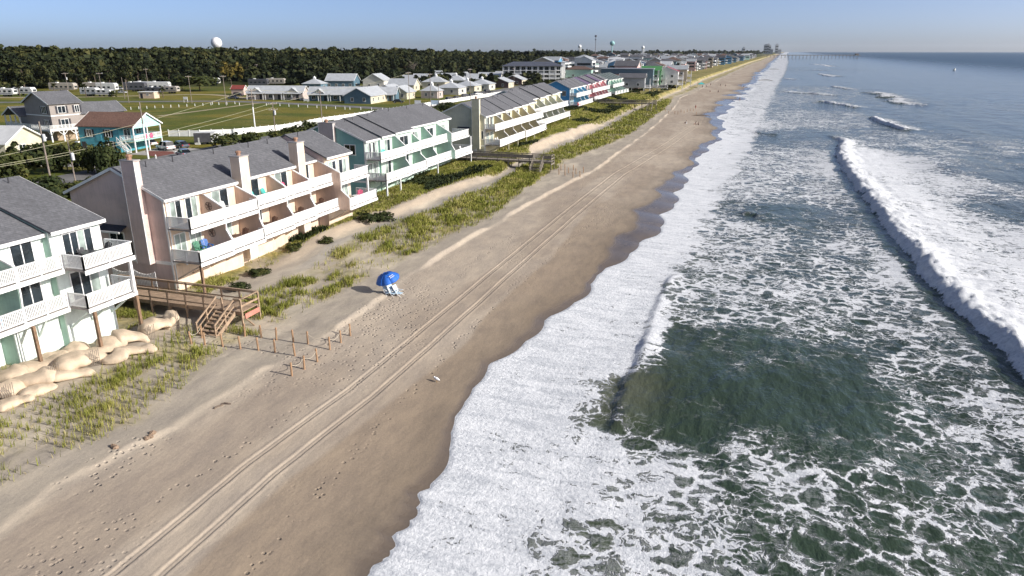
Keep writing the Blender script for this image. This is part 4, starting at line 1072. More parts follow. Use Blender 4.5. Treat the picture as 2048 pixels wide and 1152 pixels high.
for (u, v, w, d, rz, wl, rf, ze, rise, st, ax, lb) in [
    (1277, 184, 15, 9, 5, 'pink', 'brown', 2.4, 5.6, 'gable', 'x', 'steep brown roofed house with pale pink gables behind the aqua terrace'),
    (1244, 184, 12, 8, 5, 'white', 'brown', 2.2, 5.0, 'gable', 'x', 'second steep brown roofed house with white gable'),
    (1288, 187, 12, 9, 5, 'grey', 'grey', 7, 1.8, 'gable', 'x', 'grey house with low roof and stacked white decks'),
    (1304, 183, 26, 9, 4, 'slate', 'pale', 10.5, .6, 'flat', 'x', 'long dark slate sided house standing end on to the beach'),
    (1320, 180, 10, 10, 4, 'green', 'green', 9.5, 2, 'gable', 'x', 'green house with green gable beside the slate house'),
    (1334, 178, 14, 11, 4, 'white', 'grey', 9.5, 2, 'hip', 'x', 'white house with grey hip roof behind the red roofed house'),
    (1354, 180, 12, 12, 4, 'white', 'red', 9, 2.2, 'gable', 'y', 'white beach house with bright red roof'),
    (1372, 172, 12, 11, 4, 'tan', 'pale', 9, 2, 'gable', 'x', 'tan house with pale gable roof right of the red roof'),
    (1296, 152, 16, 12, 6, 'blue', 'white', 9.5, 2, 'gable', 'y', 'bright blue house with twin white gables behind the slate house'),
    (1276, 152, 14, 12, 6, 'blue', 'white', 9.5, 2, 'gable', 'y', 'blue house with white gable next to the yellow house'),
    (1253, 152, 7, 11, 6, 'yellow', 'pale', 9.5, 2, 'gable', 'y', 'narrow yellow house left of the blue houses'),
    (1240, 150, 13, 11, 6, 'blue', 'pale', 8, 2, 'gable', 'x', 'pale roofed house with royal blue porch'),
    (1212, 152, 16, 11, 6, 'grey', 'pale', 6.5, 2, 'gable', 'x', 'wide pale roofed house right of the radio mast'),
    (1182, 164, 17, 10, 6, 'mint', 'brown', 7.5, 2, 'hip', 'x', 'mint house with brown hip roof among the trees'),
    (1186, 140, 26, 14, 6, 'slate', 'pale', 6, 2.2, 'gable', 'x', 'broad low building with pale roof at the wood edge'),
    (1092, 134, 24, 14, 8, 'white', 'pale', 6, 2.4, 'gable', 'y', 'white roofed building showing over the trees behind the apartments'),
    (1068, 136, 22, 14, 8, 'grey', 'grey', 6, 2.6, 'hip', 'x', 'grey hip roofed building between the white roofs in the wood'),
    (1040, 134, 22, 12, 8, 'white', 'pale', 5.5, 2.2, 'gable', 'y', 'leftmost white roofed building in the wood'),
    (1112, 132, 18, 11, 8, 'tan', 'grey', 5.5, 1.8, 'gable', 'x', 'low tan building right of the white roofs in the wood')]:
    shore_house(at(u, v, 3.2), w, d, rz, PAL[wl], RF[rf], lb, ze, rise, st, axis=ax, deck=u > 1250, stilt=2.4 if ze > 6.4 else .2)
# far town: a few house kinds, copied; wall and roof colours are per house
random.seed(41)
def far_proto(style, w, d, ze, rise, axis):
    h = empty('town_house', (0, 0, 0))
    if style == 'hip': MB().box(-w / 2, w / 2, 0, d, 0, ze).build('wall', PAL['white'], h); roof_hip(h, -w / 2, w / 2, 0, d, ze, rise, RF['grey'])
    else: L_gable_wall(MB(), -w / 2, w / 2, 0, d, 0, ze, rise, axis).build('wall', PAL['white'], h); roof_gable(h, -w / 2, w / 2, 0, d, ze, rise, axis, RF['grey'])
    for zz in (3.2, 6.0):
        MB().box(-w / 2 + 1, w / 2 - 1, -.06, -.004, zz, zz + 1.4).build('window', PANE, h)
        MB().box(w / 2 + .004, w / 2 + .06, 1, d - 1, zz, zz + 1.6).build('window', PANE, h)
        MB().box(w / 2 + .07, w / 2 + 2.4, .3, d - .3, zz - 1.0, zz - .1).build('deck', WHITE, h)
    return h
protos = [far_proto('gable', 11, 10, 8.5, 2.2, 'x'), far_proto('gable', 12, 9, 9, 2.4, 'y'), far_proto('hip', 12, 11, 9, 2, 'x'), far_proto('hip', 10, 14, 8, 2.2, 'y'), far_proto('gable', 14, 12, 7, 2.6, 'x')]
first = [True] * len(protos)
spots = []
for yy in 430 * 1.033 ** np.arange(0, 66):
    shore = float(_B(yy))
    reach = min(46 + yy * .15, 330)
    n = int(max(2, min(7, reach / 30)))
    for k in range(n):
        xx = shore - 6 - reach * (k / n) - random.uniform(0, 14)
        y2 = yy * random.uniform(.99, 1.012) + k * 3
        spots.append((xx, y2))
spots = [s for s in spots if not (s[1] < 560 and s[0] < -95)][:285]
WN = ['white', 'white', 'white', 'blue', 'mint', 'grey', 'yellow', 'pink', 'tan', 'slate', 'grey', 'white', 'white']
RN = ['grey', 'grey', 'pale', 'pale', 'brown', 'dark', 'white', 'grey']
def set_mat(o, m): o.material_slots[0].link = 'OBJECT'; o.material_slots[0].material = m
for xx, yy in spots:
    k = random.randrange(len(protos))
    if first[k]: h = protos[k]; first[k] = False
    else: h = copy_tree(protos[k])
    h.location = (xx, yy, 3.6 + random.uniform(-.3, .5)); h.rotation_euler = (0, 0, R(random.choice([0, 3, 6, 10, -4])))
    s = random.uniform(.85, 1.25); h.scale = (s, s, s * random.uniform(.85, 1.15))
    a, c = random.choice(WN), random.choice(RN)
    for ch in h.children:
        if ch.name.startswith('wall'): set_mat(ch, PAL[a])
        if ch.name.startswith('roof'): set_mat(ch, RF[c])
    tag(h, 'far %s house with %s roof in the hazy town up the coast' % (a, c), 'house', 'far %s houses with %s roofs' % (a, c))
# ================================================================ vegetation
rng = np.random.default_rng(5)
def leaf_mat(name, c1, c2, c3, tr=.12):
    b = NB(name); t = b.attr('tint')
    oi = b.n('ObjectInfo').outputs['Random']
    col = b.mix(b.mr(t, 0, .55, smooth=False), rgba(c1), rgba(c2)); col = b.mix(b.mr(t, .55, 1, smooth=False), col, rgba(c3))
    col = b.mix(1.0, col, b.mix(oi, (.72, .78, .75, 1), (1.22, 1.12, .95, 1)), 'MULTIPLY')
    MATS[name] = b.out(col, .75, **{'Specular IOR Level': .15})
    return MATS[name]
PINEL = leaf_mat('dark_foliage', (.010, .015, .008), (.024, .033, .013), (.055, .058, .022))
SHRUBL = leaf_mat('shrub_foliage', (.016, .024, .009), (.038, .050, .016), (.085, .088, .028))
YELL = leaf_mat('yellow_foliage', (.07, .055, .012), (.15, .11, .025), (.24, .17, .04))
PALML = leaf_mat('palm_foliage', (.04, .045, .014), (.09, .085, .03), (.16, .12, .05))
BARK = flat_mat('bark', (.10, .075, .055), .95, .3, 3, bump=.5)
def crown_arrays(n_cl, per, rad, leaf, seed, flat=.75, low=-.35, cl=.30):
    """leaf quads gathered in clumps through the crown's volume"""
    g = np.random.default_rng(seed)
    d = g.normal(size=(n_cl, 3)); d /= np.linalg.norm(d, axis=1)[:, None]
    d[:, 2] = np.where(d[:, 2] < low, -d[:, 2] * .5, d[:, 2])
    r = g.uniform(.35, 1.0, n_cl) ** .6
    lob = 1 + .28 * np.sin(d[:, 0] * 3 + seed) * np.cos(d[:, 1] * 4 - seed)
    c = d * (r * lob)[:, None] * np.array([rad, rad, rad * flat])
    cs = g.uniform(.6, 1.3, n_cl) * rad * cl
    idx = np.repeat(np.arange(n_cl), per); m = len(idx)
    q = g.normal(size=(m, 3)); q /= np.linalg.norm(q, axis=1)[:, None]
    q *= (g.uniform(0.3, 1, m) ** .5)[:, None]
    q[:, 2] *= .7
    pos = c[idx] + q * cs[idx][:, None]
    nrm = q + .5 * d[idx] + g.normal(size=(m, 3)) * .45 + np.array([0, 0, .35]); nrm /= np.linalg.norm(nrm, axis=1)[:, None]
    t = np.cross(nrm, g.normal(size=(m, 3))); t /= np.linalg.norm(t, axis=1)[:, None]; s = np.cross(nrm, t)
    L = (leaf * g.uniform(.6, 1.4, m))[:, None]
    v = np.stack([pos - t * L - s * L * .6, pos + t * L * .8 - s * L * .5, pos + t * L + s * L * .6, pos - t * L * .7 + s * L * .7], 1).reshape(-1, 3)
    f = np.arange(4 * m).reshape(-1, 4)
    tint = np.clip(g.uniform(.0, .75, n_cl)[idx] + .25 * g.uniform(-1, 1, m) + .12, 0, 1)
    return v, f, np.repeat(tint, 4)
def crown_mesh(name, *a, mat=None, **k):
    v, f, t = crown_arrays(*a, **k)
    me = np_mesh(name, v, f); add_attr(me, 'tint', t); me.materials.append(mat); return me
def trunk_mb(h, r, n=5, lean=.06, limbs=4, seed=1, top=.8):
    g = random.Random(seed); m = MB()
    pts = [(g.uniform(-1, 1) * lean * h * (i / n), g.uniform(-1, 1) * lean * h * (i / n), -.4 + (h + .4) * i / n) for i in range(n + 1)]
    m.tube(pts, r, 6, r * .35)
    for i in range(limbs):
        z = h * g.uniform(.5, .95); a = g.uniform(0, 6.28); L = h * g.uniform(.18, .32)
        m.tube([(0, 0, z), (math.cos(a) * L * .5, math.sin(a) * L * .5, z + L * .3), (math.cos(a) * L, math.sin(a) * L, z + L * .55)], r * .4, 5, r * .12)
    return m
def make_tree(name, h, rad, crown_me, th, tr, seed):
    root = empty(name)
    trunk_mb(th, tr, seed=seed).build('trunk', BARK, root)
    c = bpy.data.objects.new('crown', crown_me); link(c, root); c.location = (0, 0, h)
    return root
# ---- forest: the front trees one by one, the mass behind as one object
cm = [crown_mesh('crown', 46, 24, 5.4, .52, s, 1.15, mat=PINEL, low=-.9) for s in (1, 2, 3, 4, 5)]
tp = [make_tree('forest_tree', 9.5, 5, m, 11, .38, i) for i, m in enumerate(cm)]
ff = np.array([at(u, v, 3) for u, v in [(-500, 205), (-200, 195), (0, 181), (150, 176), (300, 166), (460, 160), (600, 158), (780, 150), (870, 146), (1000, 140), (1060, 139), (1160, 136)]])
L = np.concatenate([[0], np.cumsum(np.hypot(*np.diff(ff, axis=0).T))])
used = [False] * 5; nt = 0
def place_tree(x, y, s, sz):
    global nt
    k = random.randrange(5)
    if used[k]: t = copy_tree(tp[k])
    else: t = tp[k]; used[k] = True
    t.location = (x, y, G3); t.rotation_euler = (0, 0, random.uniform(0, 6.28)); t.scale = (s, s, sz)
    tag(t, 'dark evergreen tree along the front edge of the forest', 'tree', 'trees along the forest edge'); nt += 1
random.seed(9)
tot = L[-1]
for row in range(3):
    s = 0.0
    while s < tot:
        x = np.interp(s, L, ff[:, 0]); y = np.interp(s, L, ff[:, 1])
        dd = math.hypot(x, y)
        nx, ny = x / dd, y / dd
        o = row * 9 + random.uniform(-3.5, 3.5)
        if nt < 295: place_tree(x + nx * o, y + ny * o, random.uniform(.8, 1.35), random.uniform(.78, 1.05) + .08 * row)
        s += random.uniform(6.5, 10.5) * (1 + dd / 900)
# forest mass
def forest_mass(name, spots, label, hscale=1.0, nq=(14, 9), leaf=1.25, mat=PINEL):
    V, F, T_ = [], [], []; n0 = 0
    pr = [crown_arrays(nq[0], nq[1], 5.6, leaf, 50 + s, .75) for s in range(6)]
    for i, (x, y, s, z) in enumerate(spots):
        v, f, t = pr[i % 6]; a = i * 2.4
        ca, sa = math.cos(a) * s, math.sin(a) * s
        V.append(np.stack([v[:, 0] * ca - v[:, 1] * sa + x, v[:, 0] * sa + v[:, 1] * ca + y, v[:, 2] * s + z], 1)); F.append(f + n0); n0 += len(v)
        T_.append(np.clip(t + rng.uniform(-.25, .25), 0, 1))
    me = np_mesh(name, np.concatenate(V), np.concatenate(F)); add_attr(me, 'tint', np.concatenate(T_)); me.materials.append(mat)
    return tag(link(bpy.data.objects.new(name, me)), label, kind='stuff')
sp = []
dirs = ff / np.hypot(ff[:, 0], ff[:, 1])[:, None]; az = np.arctan2(ff[:, 0], ff[:, 1]); rr = np.hypot(ff[:, 0], ff[:, 1])
o_ = np.argsort(az)
for i in range(3700):
    a = rng.uniform(az.min(), az.max() + .01)
    r0 = np.interp(a, az[o_], rr[o_]) + 14
    r = r0 * (1 + rng.uniform(0, 1) ** 1.7 * 3.2) if i > 2400 else r0 + rng.uniform(0, 150)
    if r > 2600: continue
    s = rng.uniform(.8, 1.6) * (1 + .35 * (r > 700))
    # skyline: tall pines stand out of the canopy; the land falls away up the coast
    top = 17.8 + 4.5 * (fbm(np.array([a * 60.]), np.array([r * .01]), 7, 2)[0] - .35) + (rng.uniform(.5, 2.6) if rng.uniform() < .12 else 0)
    top -= 6.0 * float(sst(-.55, -.25, a)) 
    sp.append((math.sin(a) * r, math.cos(a) * r, s, 3 + max(6, top - 4.3 * s)))
for i in range(700):      # undergrowth at the forest's foot
    a = rng.uniform(az.min(), az.max()); r = np.interp(a, az[o_], rr[o_]) + rng.uniform(-2, 24)
    sp.append((math.sin(a) * r, math.cos(a) * r, rng.uniform(.4, .75), 3 + rng.uniform(1.2, 3)))
far_sp = [q for q in sp if math.hypot(q[0], q[1]) > 800]; sp = [q for q in sp if math.hypot(q[0], q[1]) <= 800]
forest_mass('forest', sp, 'dense dark maritime forest along the horizon', nq=(15, 9), leaf=1.05)
forest_mass('far_forest', far_sp, 'flat far top of the forest towards the horizon', nq=(8, 7), leaf=1.7)
# trees among the town and at its back
sp = []
for i in range(1500):
    y = 380 * math.exp(rng.uniform(0, 2.4)); sh = float(_B(y))
    x = sh - 70 - rng.uniform(0, 1) ** .8 * (120 + y * .33)
    s = rng.uniform(.5, 1.0) * (1 + y / 3000)
    sp.append((x, y, s, 4.5 + rng.uniform(0, 3)))
for i in range(600):      # low wooded horizon beyond the town
    y = rng.uniform(2600, 5500); x = float(_B(y)) - 60 - rng.uniform(0, 1500)
    sp.append((x, y, rng.uniform(1.6, 3.2), 8 + rng.uniform(0, 6)))
forest_mass('town_trees', sp, 'dark trees between the far houses of the town', nq=(8, 7), leaf=1.5)
# ---- single trees and shrubs
def put(proto_me, name, label, cat, x, y, s, sz, h, trunk_h=1.0, tr=.1, group=None, z=None, seed=1):
    t = empty(name, (x, y, G3 if z is None else z), random.uniform(0, 6), label, cat, group)
    trunk_mb(trunk_h, tr, seed=seed, limbs=3).build('trunk', BARK, t)
    c = bpy.data.objects.new('crown', proto_me); link(c, t); c.location = (0, 0, h); c.scale = (s, s, sz)
    return t
SH = [crown_mesh('crown', 46, 26, 1.0, .085, 20 + i, .85, mat=SHRUBL, low=-.6) for i in range(4)]
ym = crown_mesh('crown', 46, 24, 1.0, .10, 31, .95, mat=YELL)
put(ym, 'yellow_tree', 'yellowing round tree at the forest edge beside the pink shed', 'tree', *at(463, 172, 3), 6.2, 6.6, 7.5, 4, .35)
put(SH[0], 'oak_tree', 'spreading dark oak left of the yellow tree', 'tree', *at(400, 182, 3), 9, 4.6, 5, 4, .4)
put(SH[1], 'oak_tree', 'low dark oak spreading beside the peach block shed', 'tree', *at(365, 180, 3), 6, 4.2, 4, 3, .3)
put(SH[2], 'small_tree', 'small planted tree on the campground lawn', 'tree', *at(228, 205, 3), 1.7, 1.6, 3.2, 3, .12)
for i, (u, v, s, sz, lb) in enumerate([(24, 362, 3.2, 3.8, 'large juniper bush at the left edge behind the mint townhouse'), (86, 348, 3.3, 3.6, 'juniper bush behind the leaning power pole'), (136, 342, 2.6, 3.2, 'juniper bush right of the leaning power pole'),
    (190, 346, 2.0, 3.4, 'pointed juniper in front of the turquoise house'), (219, 347, 2.3, 3.8, 'juniper beside the pink chimney'), (55, 334, 2.2, 2.4, 'round bush in front of the white roofed cottage'),
    (118, 398, 2.4, 1.5, 'low dark shrub bank behind the mint roof'), (165, 392, 2.4, 1.6, 'low dark shrub bank beside the pink gable'), (215, 372, 2.6, 1.6, 'low shrub touching the pink gable roof edge'), (100, 400, 2.6, 2.4, 'palmetto clump behind the mint roof edge'),
    (455, 298, 2.8, 2.2, 'dark shrub beside the white trailer'), (505, 292, 2.6, 2.2, 'dark shrub at the foot of the twin power poles'), (590, 283, 3.6, 2.6, 'dense wax myrtle behind the pink townhouse roof'), (628, 276, 3.6, 2.6, 'dense wax myrtle next to the green townhouse chimney'),
    (560, 286, 2.8, 1.9, 'small wax myrtle left of the dense pair'), (660, 268, 2.6, 2.4, 'myrtle behind the broad pale chimney'), (865, 236, 4.0, 2.2, 'wide bright shrub at the road between green and cream rows'), (895, 225, 4.0, 2.4, 'dark shrub behind the cream gable'), (840, 240, 3.5, 1.8, 'low shrub behind the far end of the green row'),
    (1055, 172, 3.4, 2.4, 'bush at the left corner of the apartment block'), (1072, 171, 3.4, 2.8, 'light green bush before the apartments'), (1095, 170, 3.2, 2.2, 'dark bush before the apartment pillars'), (1120, 170, 4, 2.6, 'bush at the sunny end of the apartments'), (1150, 170, 5, 3.4, 'clump of bushes right of the apartments'),
    (1160, 160, 6, 4.5, 'tree left of the mint hip roofed house'), (1215, 165, 7, 5, 'dark tree right of the mint hip roofed house'), (1225, 175, 5, 4, 'dark tree behind the aqua terrace roof'), (1268, 178, 3.5, 3, 'palmetto bush before the slate house')]):
    x, y = at(u, v, 3)
    put(SH[i % 4], 'shrub', lb, 'shrub', x, y, s, sz, sz * .62, .8, .12, seed=i)
def palm(x, y, h, label, s=1.0, z=None):
    t = empty('palm_tree', (x, y, G3 if z is None else z), random.uniform(0, 6), label, 'palm tree')
    MB().tube([(0, 0, -.3), (.1, 0, h * .5), (0, .1, h)], .2, 7, .15).build('trunk', BARK, t)
    m = MB(); g = random.Random(int(x))
    for k in range(26):
        a = g.uniform(0, 6.28); e = g.uniform(-.6, 1.1); L_ = g.uniform(1.0, 1.6) * s
        p0 = Vector((0, .1, h)); d = Vector((math.cos(a) * math.cos(e), math.sin(a) * math.cos(e), math.sin(e)))
        side = Vector((-math.sin(a), math.cos(a), 0)) * .34 * s
        p1 = p0 + d * L_ * .6; p2 = p0 + d * L_ + Vector((0, 0, -.45 * s))
        m.add([tuple(p0), tuple(p1 - side), tuple(p2), tuple(p1 + side)], [[0, 1, 2, 3]])
    m.build('crown', PALML, t)
for (u, v, h, lb) in [(40, 193, 4.5, 'leftmost palm beside the motorhome'), (110, 190, 4.5, 'bushy palm before the fifth wheel trailer'), (173, 194, 4.8, 'palm left of the white truck'), (327, 196, 4, 'palm right of the peach block shed')]:
    palm(*at(u, v, 3), h, lb, 1.2)
palm(-46.6, 163, 2.2, 'small palm at the foot of the cream townhouse', .9, 3.2)
# bare grey tree in front of the forest
t = empty('bare_tree', (*at(828, 152, 3), G3), 0, 'leafless grey tree before the dark forest', 'tree')
m = trunk_mb(9, .3, limbs=0, seed=4); g = random.Random(3)
for k in range(34):
    a = g.uniform(0, 6.28); z = g.uniform(4, 9); L_ = g.uniform(3, 6)
    m.tube([(0, 0, z), (math.cos(a) * L_ * .5, math.sin(a) * L_ * .5, z + L_ * .45), (math.cos(a) * L_, math.sin(a) * L_, z + L_ * g.uniform(.5, .9))], .12, 4, .04)
m.build('trunk', flat_mat('grey_bark', (.16, .135, .11), .9), t)

# ---- dune grass: blades standing in the sand
def blades(name, X, Y, H, Wd, label, mat, lean=.5, kind='stuff'):
    n = len(X); a = rng.uniform(0, 2 * np.pi, n); le = rng.uniform(.15, 1, n) * lean * H
    lx, ly = np.cos(a) * le + .12 * H, np.sin(a) * le
    z = zland(X, Y) - .02
    px, py = -np.sin(a) * Wd, np.cos(a) * Wd
    v = np.stack([np.stack([X - px, Y - py, z], 1), np.stack([X + px, Y + py, z], 1),
                  np.stack([X + lx * .4 + px * .8, Y + ly * .4 + py * .8, z + H * .62], 1), np.stack([X + lx * .4 - px * .8, Y + ly * .4 - py * .8, z + H * .62], 1),
                  np.stack([X + lx, Y + ly, z + H * .95], 1)], 1).reshape(-1, 3)
    k = np.arange(n)[:, None] * 5
    f = np.concatenate([k + np.array([[0, 1, 2]]), k + np.array([[0, 2, 3]]), k + np.array([[3, 2, 4]])])
    me = np_mesh(name, v, f)
    tint = np.clip(fbm(X * .6, Y * .4, 201, 3) * 1.3 - .25 + rng.uniform(-.3, .3, n), 0, 1)
    add_attr(me, 'tint', np.repeat(tint, 5)); me.materials.append(mat)
    return tag(link(bpy.data.objects.new(name, me)), label, kind=kind)
GRASSL = leaf_mat('dune_grass', (.19, .205, .035), (.32, .31, .07), (.47, .40, .15))
N = 1000000
Yc = 14 * np.exp(rng.uniform(0, np.log(330 / 14.), N))
Yc = np.where(rng.uniform(0, 1, N) < .45, rng.uniform(14, 130, N), Yc)
a_, b_ = S1(Yc), _B(Yc)
u_ = rng.uniform(0, 1, N); Xc = a_ - 1.2 + (b_ - 1.0 - a_ + 1.2) * u_
gl, gr = S2(Yc) + np.interp(Yc, [20, 32, 55, 70, 90, 130, 200, 280, 300], [4.4, 3.4, 4.2, 3.3, 3.6, 3.4, 3.4, 3.6, 2.5]), S1(Yc) - np.interp(Yc, [20, 28, 37, 46, 55, 68, 88, 105, 134, 160, 182, 306], [2.9, 2.4, 4.6, 5.2, 3.8, 2.6, 2.2, 4.5, 8.0, 5.5, 4.0, 3.2])
strip = sst(gr + .9, gr - .8, Xc) * sst(gl - 1.2, gl + 1.0, Xc)
clump = fbm(Xc * .55, Yc * .30, 72, 3); fine = fbm(Xc * 1.9, Yc * 1.6, 203, 2)
thick = sst(50, 128, Yc)
dens = strip * np.clip(sst(.44, .74, clump + .22 * thick) * sst(.30, .62, fine) * (.55 + .35 * thick) + thick * .16, 0, 1)
planted = strip * sst(46, 40, Yc) * (np.abs(((Xc * 1.5 + Yc * .2 + .5 * vnoise(Xc * .7, Yc * .7, 301)) % 1) - .5) > .36) * (np.abs(((Yc * 1.25 + .6 * vnoise(Xc * .5, Yc * .5, 302)) % 1) - .5) > .30) * .42 * sst(.25, .5, clump + .1)      # planted rows near the camera
dens = np.maximum(dens, planted)
ue = S2(Yc) - np.interp(Yc, [60, 104, 112, 136, 146, 190, 205, 260], [.4, .4, -1.2, -1.2, .5, .5, -1.4, -1.5])
up = sst(ue, ue - 1.2, Xc)
dens = np.maximum(dens, up * np.clip(sst(.50, .62, clump) * .8 * (1 - thick) + thick * (.35 + .6 * sst(.35, .55, clump)), 0, 1))
dens *= 1 - sst(38, 36, Yc) * sst(-40.8, -41.4, Xc) * .96
dens *= 1 - sst(1.5, .9, np.abs(Yc - 43.4)) * (Xc > -52)
stair_lane = sst(1.6, 1.0, np.abs(Yc - 40)) * (Xc > -38.5); dens *= 1 - stair_lane
keep = rng.uniform(0, 1, N) < dens * np.where(Yc < 60, .8, .55)
Xc, Yc = Xc[keep], Yc[keep]
tall = np.where(Xc < S2(Yc) - .5, .40, .62) * rng.uniform(.55, 1.25, len(Xc))
blades('dune_grass', Xc, Yc, tall * .85, .0065 + .00034 * Yc, 'yellow green dune grass in clumps along the upper beach', GRASSL)
m_ = (rng.uniform(0, 1, len(Xc)) < .45) & (Yc < 150)
Xs, Ys = Xc[m_] + rng.normal(0, .22, m_.sum()), Yc[m_] + rng.normal(0, .3, m_.sum())
STRAW = leaf_mat('dry_straw', (.30, .25, .11), (.42, .35, .18), (.50, .44, .27))
blades('dry_grass_litter', Xs, Ys, .26 * rng.uniform(.4, 1.3, len(Xs)), .007 + .0003 * Ys, 'dry straw coloured stalks lying between the dune grass', STRAW, 1.6)
# darker creeping plants on the dune top in front of the houses
N2 = 90000
Yc = 55 * np.exp(rng.uniform(0, np.log(420 / 55.), N2)); Xc = S2(Yc) - .8 - rng.uniform(0, 1, N2) * np.maximum(S2(Yc) - _B(Yc) + 1.5, 2)
dk = fbm(Xc * .22, Yc * .09, 211, 3)
keep = rng.uniform(0, 1, N2) < sst(.52, .64, dk) * .8
Xc, Yc = Xc[keep], Yc[keep]
blades('dune_shrub_cover', Xc, Yc, .5 * rng.uniform(.5, 1.5, len(Xc)), .05 + .0009 * Yc, 'dark green creeping plants on the dune in front of the houses', SHRUBL, .9)
# a few round shrubs by the pink row
for i, (x, y, s, sz, lb) in enumerate([(-43.2, 53.6, 1.1, .5, 'round dark bush in the sand before the pink balconies'), (-42.0, 49.3, .9, .6, 'small bush beside the wooden boardwalk'), (-44.9, 62.0, .9, .55, 'green tuft bush before the middle chimney'), (-42.6, 77.5, 1.5, .8, 'dark bush below the far end of the pink decks'), (-43.5, 74.8, 1.3, .9, 'low bush under the last pink balcony'), (-43.2, 65.5, .8, .5, 'little bush left of the last pink balcony')]):
    put(SH[i % 4], 'dune_bush', lb, 'bush', x, y, s, sz, sz * .5, .3, .04, z=float(zland(x, y)), seed=i)
# ================================================================ things on and around the beach
random.seed(77)
ZL = lambda x, y: float(zland(x, y))
BWOOD = flat_mat('new_timber', (.34, .24, .16), .8, .2, 3, bump=.3)
GWOOD = flat_mat('grey_timber', (.22, .19, .155), .85, .25, 3, bump=.4)
# ---- boardwalk by the pink house
def boardwalk(name, label, x0, x1, y0, y1, z, wood, bents, rails=2, stair=None, endbench=False):
    """runs along x from x0 (landward) to x1; y0..y1 is its width"""
    org = (x0, (y0 + y1) / 2, 0)
    r = empty(name, org, 0, label, 'boardwalk'); B = lambda: MB(org)
    n = int((x1 - x0) / .32)
    dk = B()
    for i in range(n):
        a = x0 + (x1 - x0) * i / n
        dk.box(a + .006, a + (x1 - x0) / n - .006, y0 + random.uniform(-.02, .02), y1, z - .05 - random.uniform(0, .008), z)
    dk.build('deck_planks', wood, r, kind='stuff')
    for yy in (y0 + .12, y1 - .12): B().box(x0, x1, yy - .05, yy + .05, z - .32, z - .06).build('joist', wood, r)
    xs = [x0 + (x1 - x0) * i / bents for i in range(bents + 1)]
    for xx in xs:
        for yy in (y0, y1): B().box(xx - .055, xx + .055, yy - .055, yy + .055, ZL(xx, yy) - .6, z + 1.02).build('post', wood, r)
        B().box(xx - .05, xx + .05, y0 + .08, y1 - .08, z - .58, z - .34).build('cross_beam', wood, r)
    for yy in (y0, y1):
        cuts = [(x0, x1)]
        if stair and abs(yy - stair[2]) < .05: cuts = [(x0, stair[0]), (stair[1], x1)]
        for a, c in cuts:
            if c - a < .3: continue
            B().box(a, c, yy - .08, yy + .08, z + 1.03, z + 1.08).build('top_rail', wood, r)
            for k in range(rails): B().box(a, c, yy - .025, yy + .025, z + .30 + .62 * k / max(1, rails - 1) - .05, z + .30 + .62 * k / max(1, rails - 1) + .05).build('mid_rail', wood, r)
    B().box(x1 - .08, x1 + .08, y0 + .11, y1 - .11, z + 1.03, z + 1.09).build('end_rail', wood, r); B().box(x1 - .03, x1 + .03, y0 + .08, y1 - .08, z + .4, z + .55).build('end_rail', wood, r)
    return r, org
def steps(r, org, xa, xb, ytop, ybot, ztop, zbot, wood, n):
    for xx in (xa, xb):
        MB(org).bar((xx, ytop, ztop - .12), (xx, ybot, zbot - .1), .07, .3).build('stringer', wood, r)
        MB(org).bar((xx, ytop, ztop + 1.0), (xx, ybot, zbot + .95), .09, .12).build('hand_rail', wood, r)
        MB(org).bar((xx, ytop, ztop + .5), (xx, ybot, zbot + .45), .05, .09).build('hand_rail', wood, r)
        for t in (.5, 1.0):
            yy, zz = ytop + (ybot - ytop) * t, ztop + (zbot - ztop) * t
            MB(org).box(xx - .05, xx + .05, yy - .05, yy + .05, zz - .5, zz + 1.0).build('stair_post', wood, r)
    for i in range(n):
        t = (i + .6) / n; yy, zz = ytop + (ybot - ytop) * t, ztop + (zbot - ztop) * t
        MB(org).box(xa + .04, xb - .04, yy - .16, yy + .16, zz - .05, zz).build('tread', wood, r)
bw, bo = boardwalk('boardwalk', 'brown timber boardwalk with stairs between the mint and pink houses', -50.5, -36.3, 42.6, 44.7, 3.2, BWOOD, 8, 2, stair=(-38.6, -36.9, 42.6))
steps(bw, bo, -38.6, -36.9, 42.6, 40.2, 3.2, ZL(-37.7, 40.2), BWOOD, 7)
MB(bo).bar((-37.0, 43, 3.0), (-35.8, 43.3, 1.9), .1).build('brace', BWOOD, bw); MB(bo).box(-36.2, -36.14, 42.8, 44.5, 2.6, 3.0).build('sign_board', flat_mat('red_white_board', (.5, .2, .15)), bw)
bw, bo = boardwalk('boardwalk', 'long weathered grey boardwalk on tall bents beside the cream townhouse', -51, -33.0, 121.5, 123.6, 3.95, GWOOD, 9, 4, stair=(-36.2, -34.4, 121.5))
steps(bw, bo, -36.2, -34.4, 121.5, 119.0, 3.95, ZL(-35.3, 119), GWOOD, 8)
bw, bo = boardwalk('boardwalk', 'distant grey boardwalk in front of the rose townhouse', -57, -33.6, 266, 268, 4.6, GWOOD, 9, 3, stair=(-36.5, -34.8, 266))
steps(bw, bo, -36.5, -34.8, 266, 263.2, 4.6, ZL(-35.6, 263.2), GWOOD, 8)
bw, bo = boardwalk('boardwalk', 'far boardwalk below the red roofed house with white railings', -64, -42, 372, 374, 5.2, flat_mat('white_timber', (.5, .5, .5)), 8, 2)
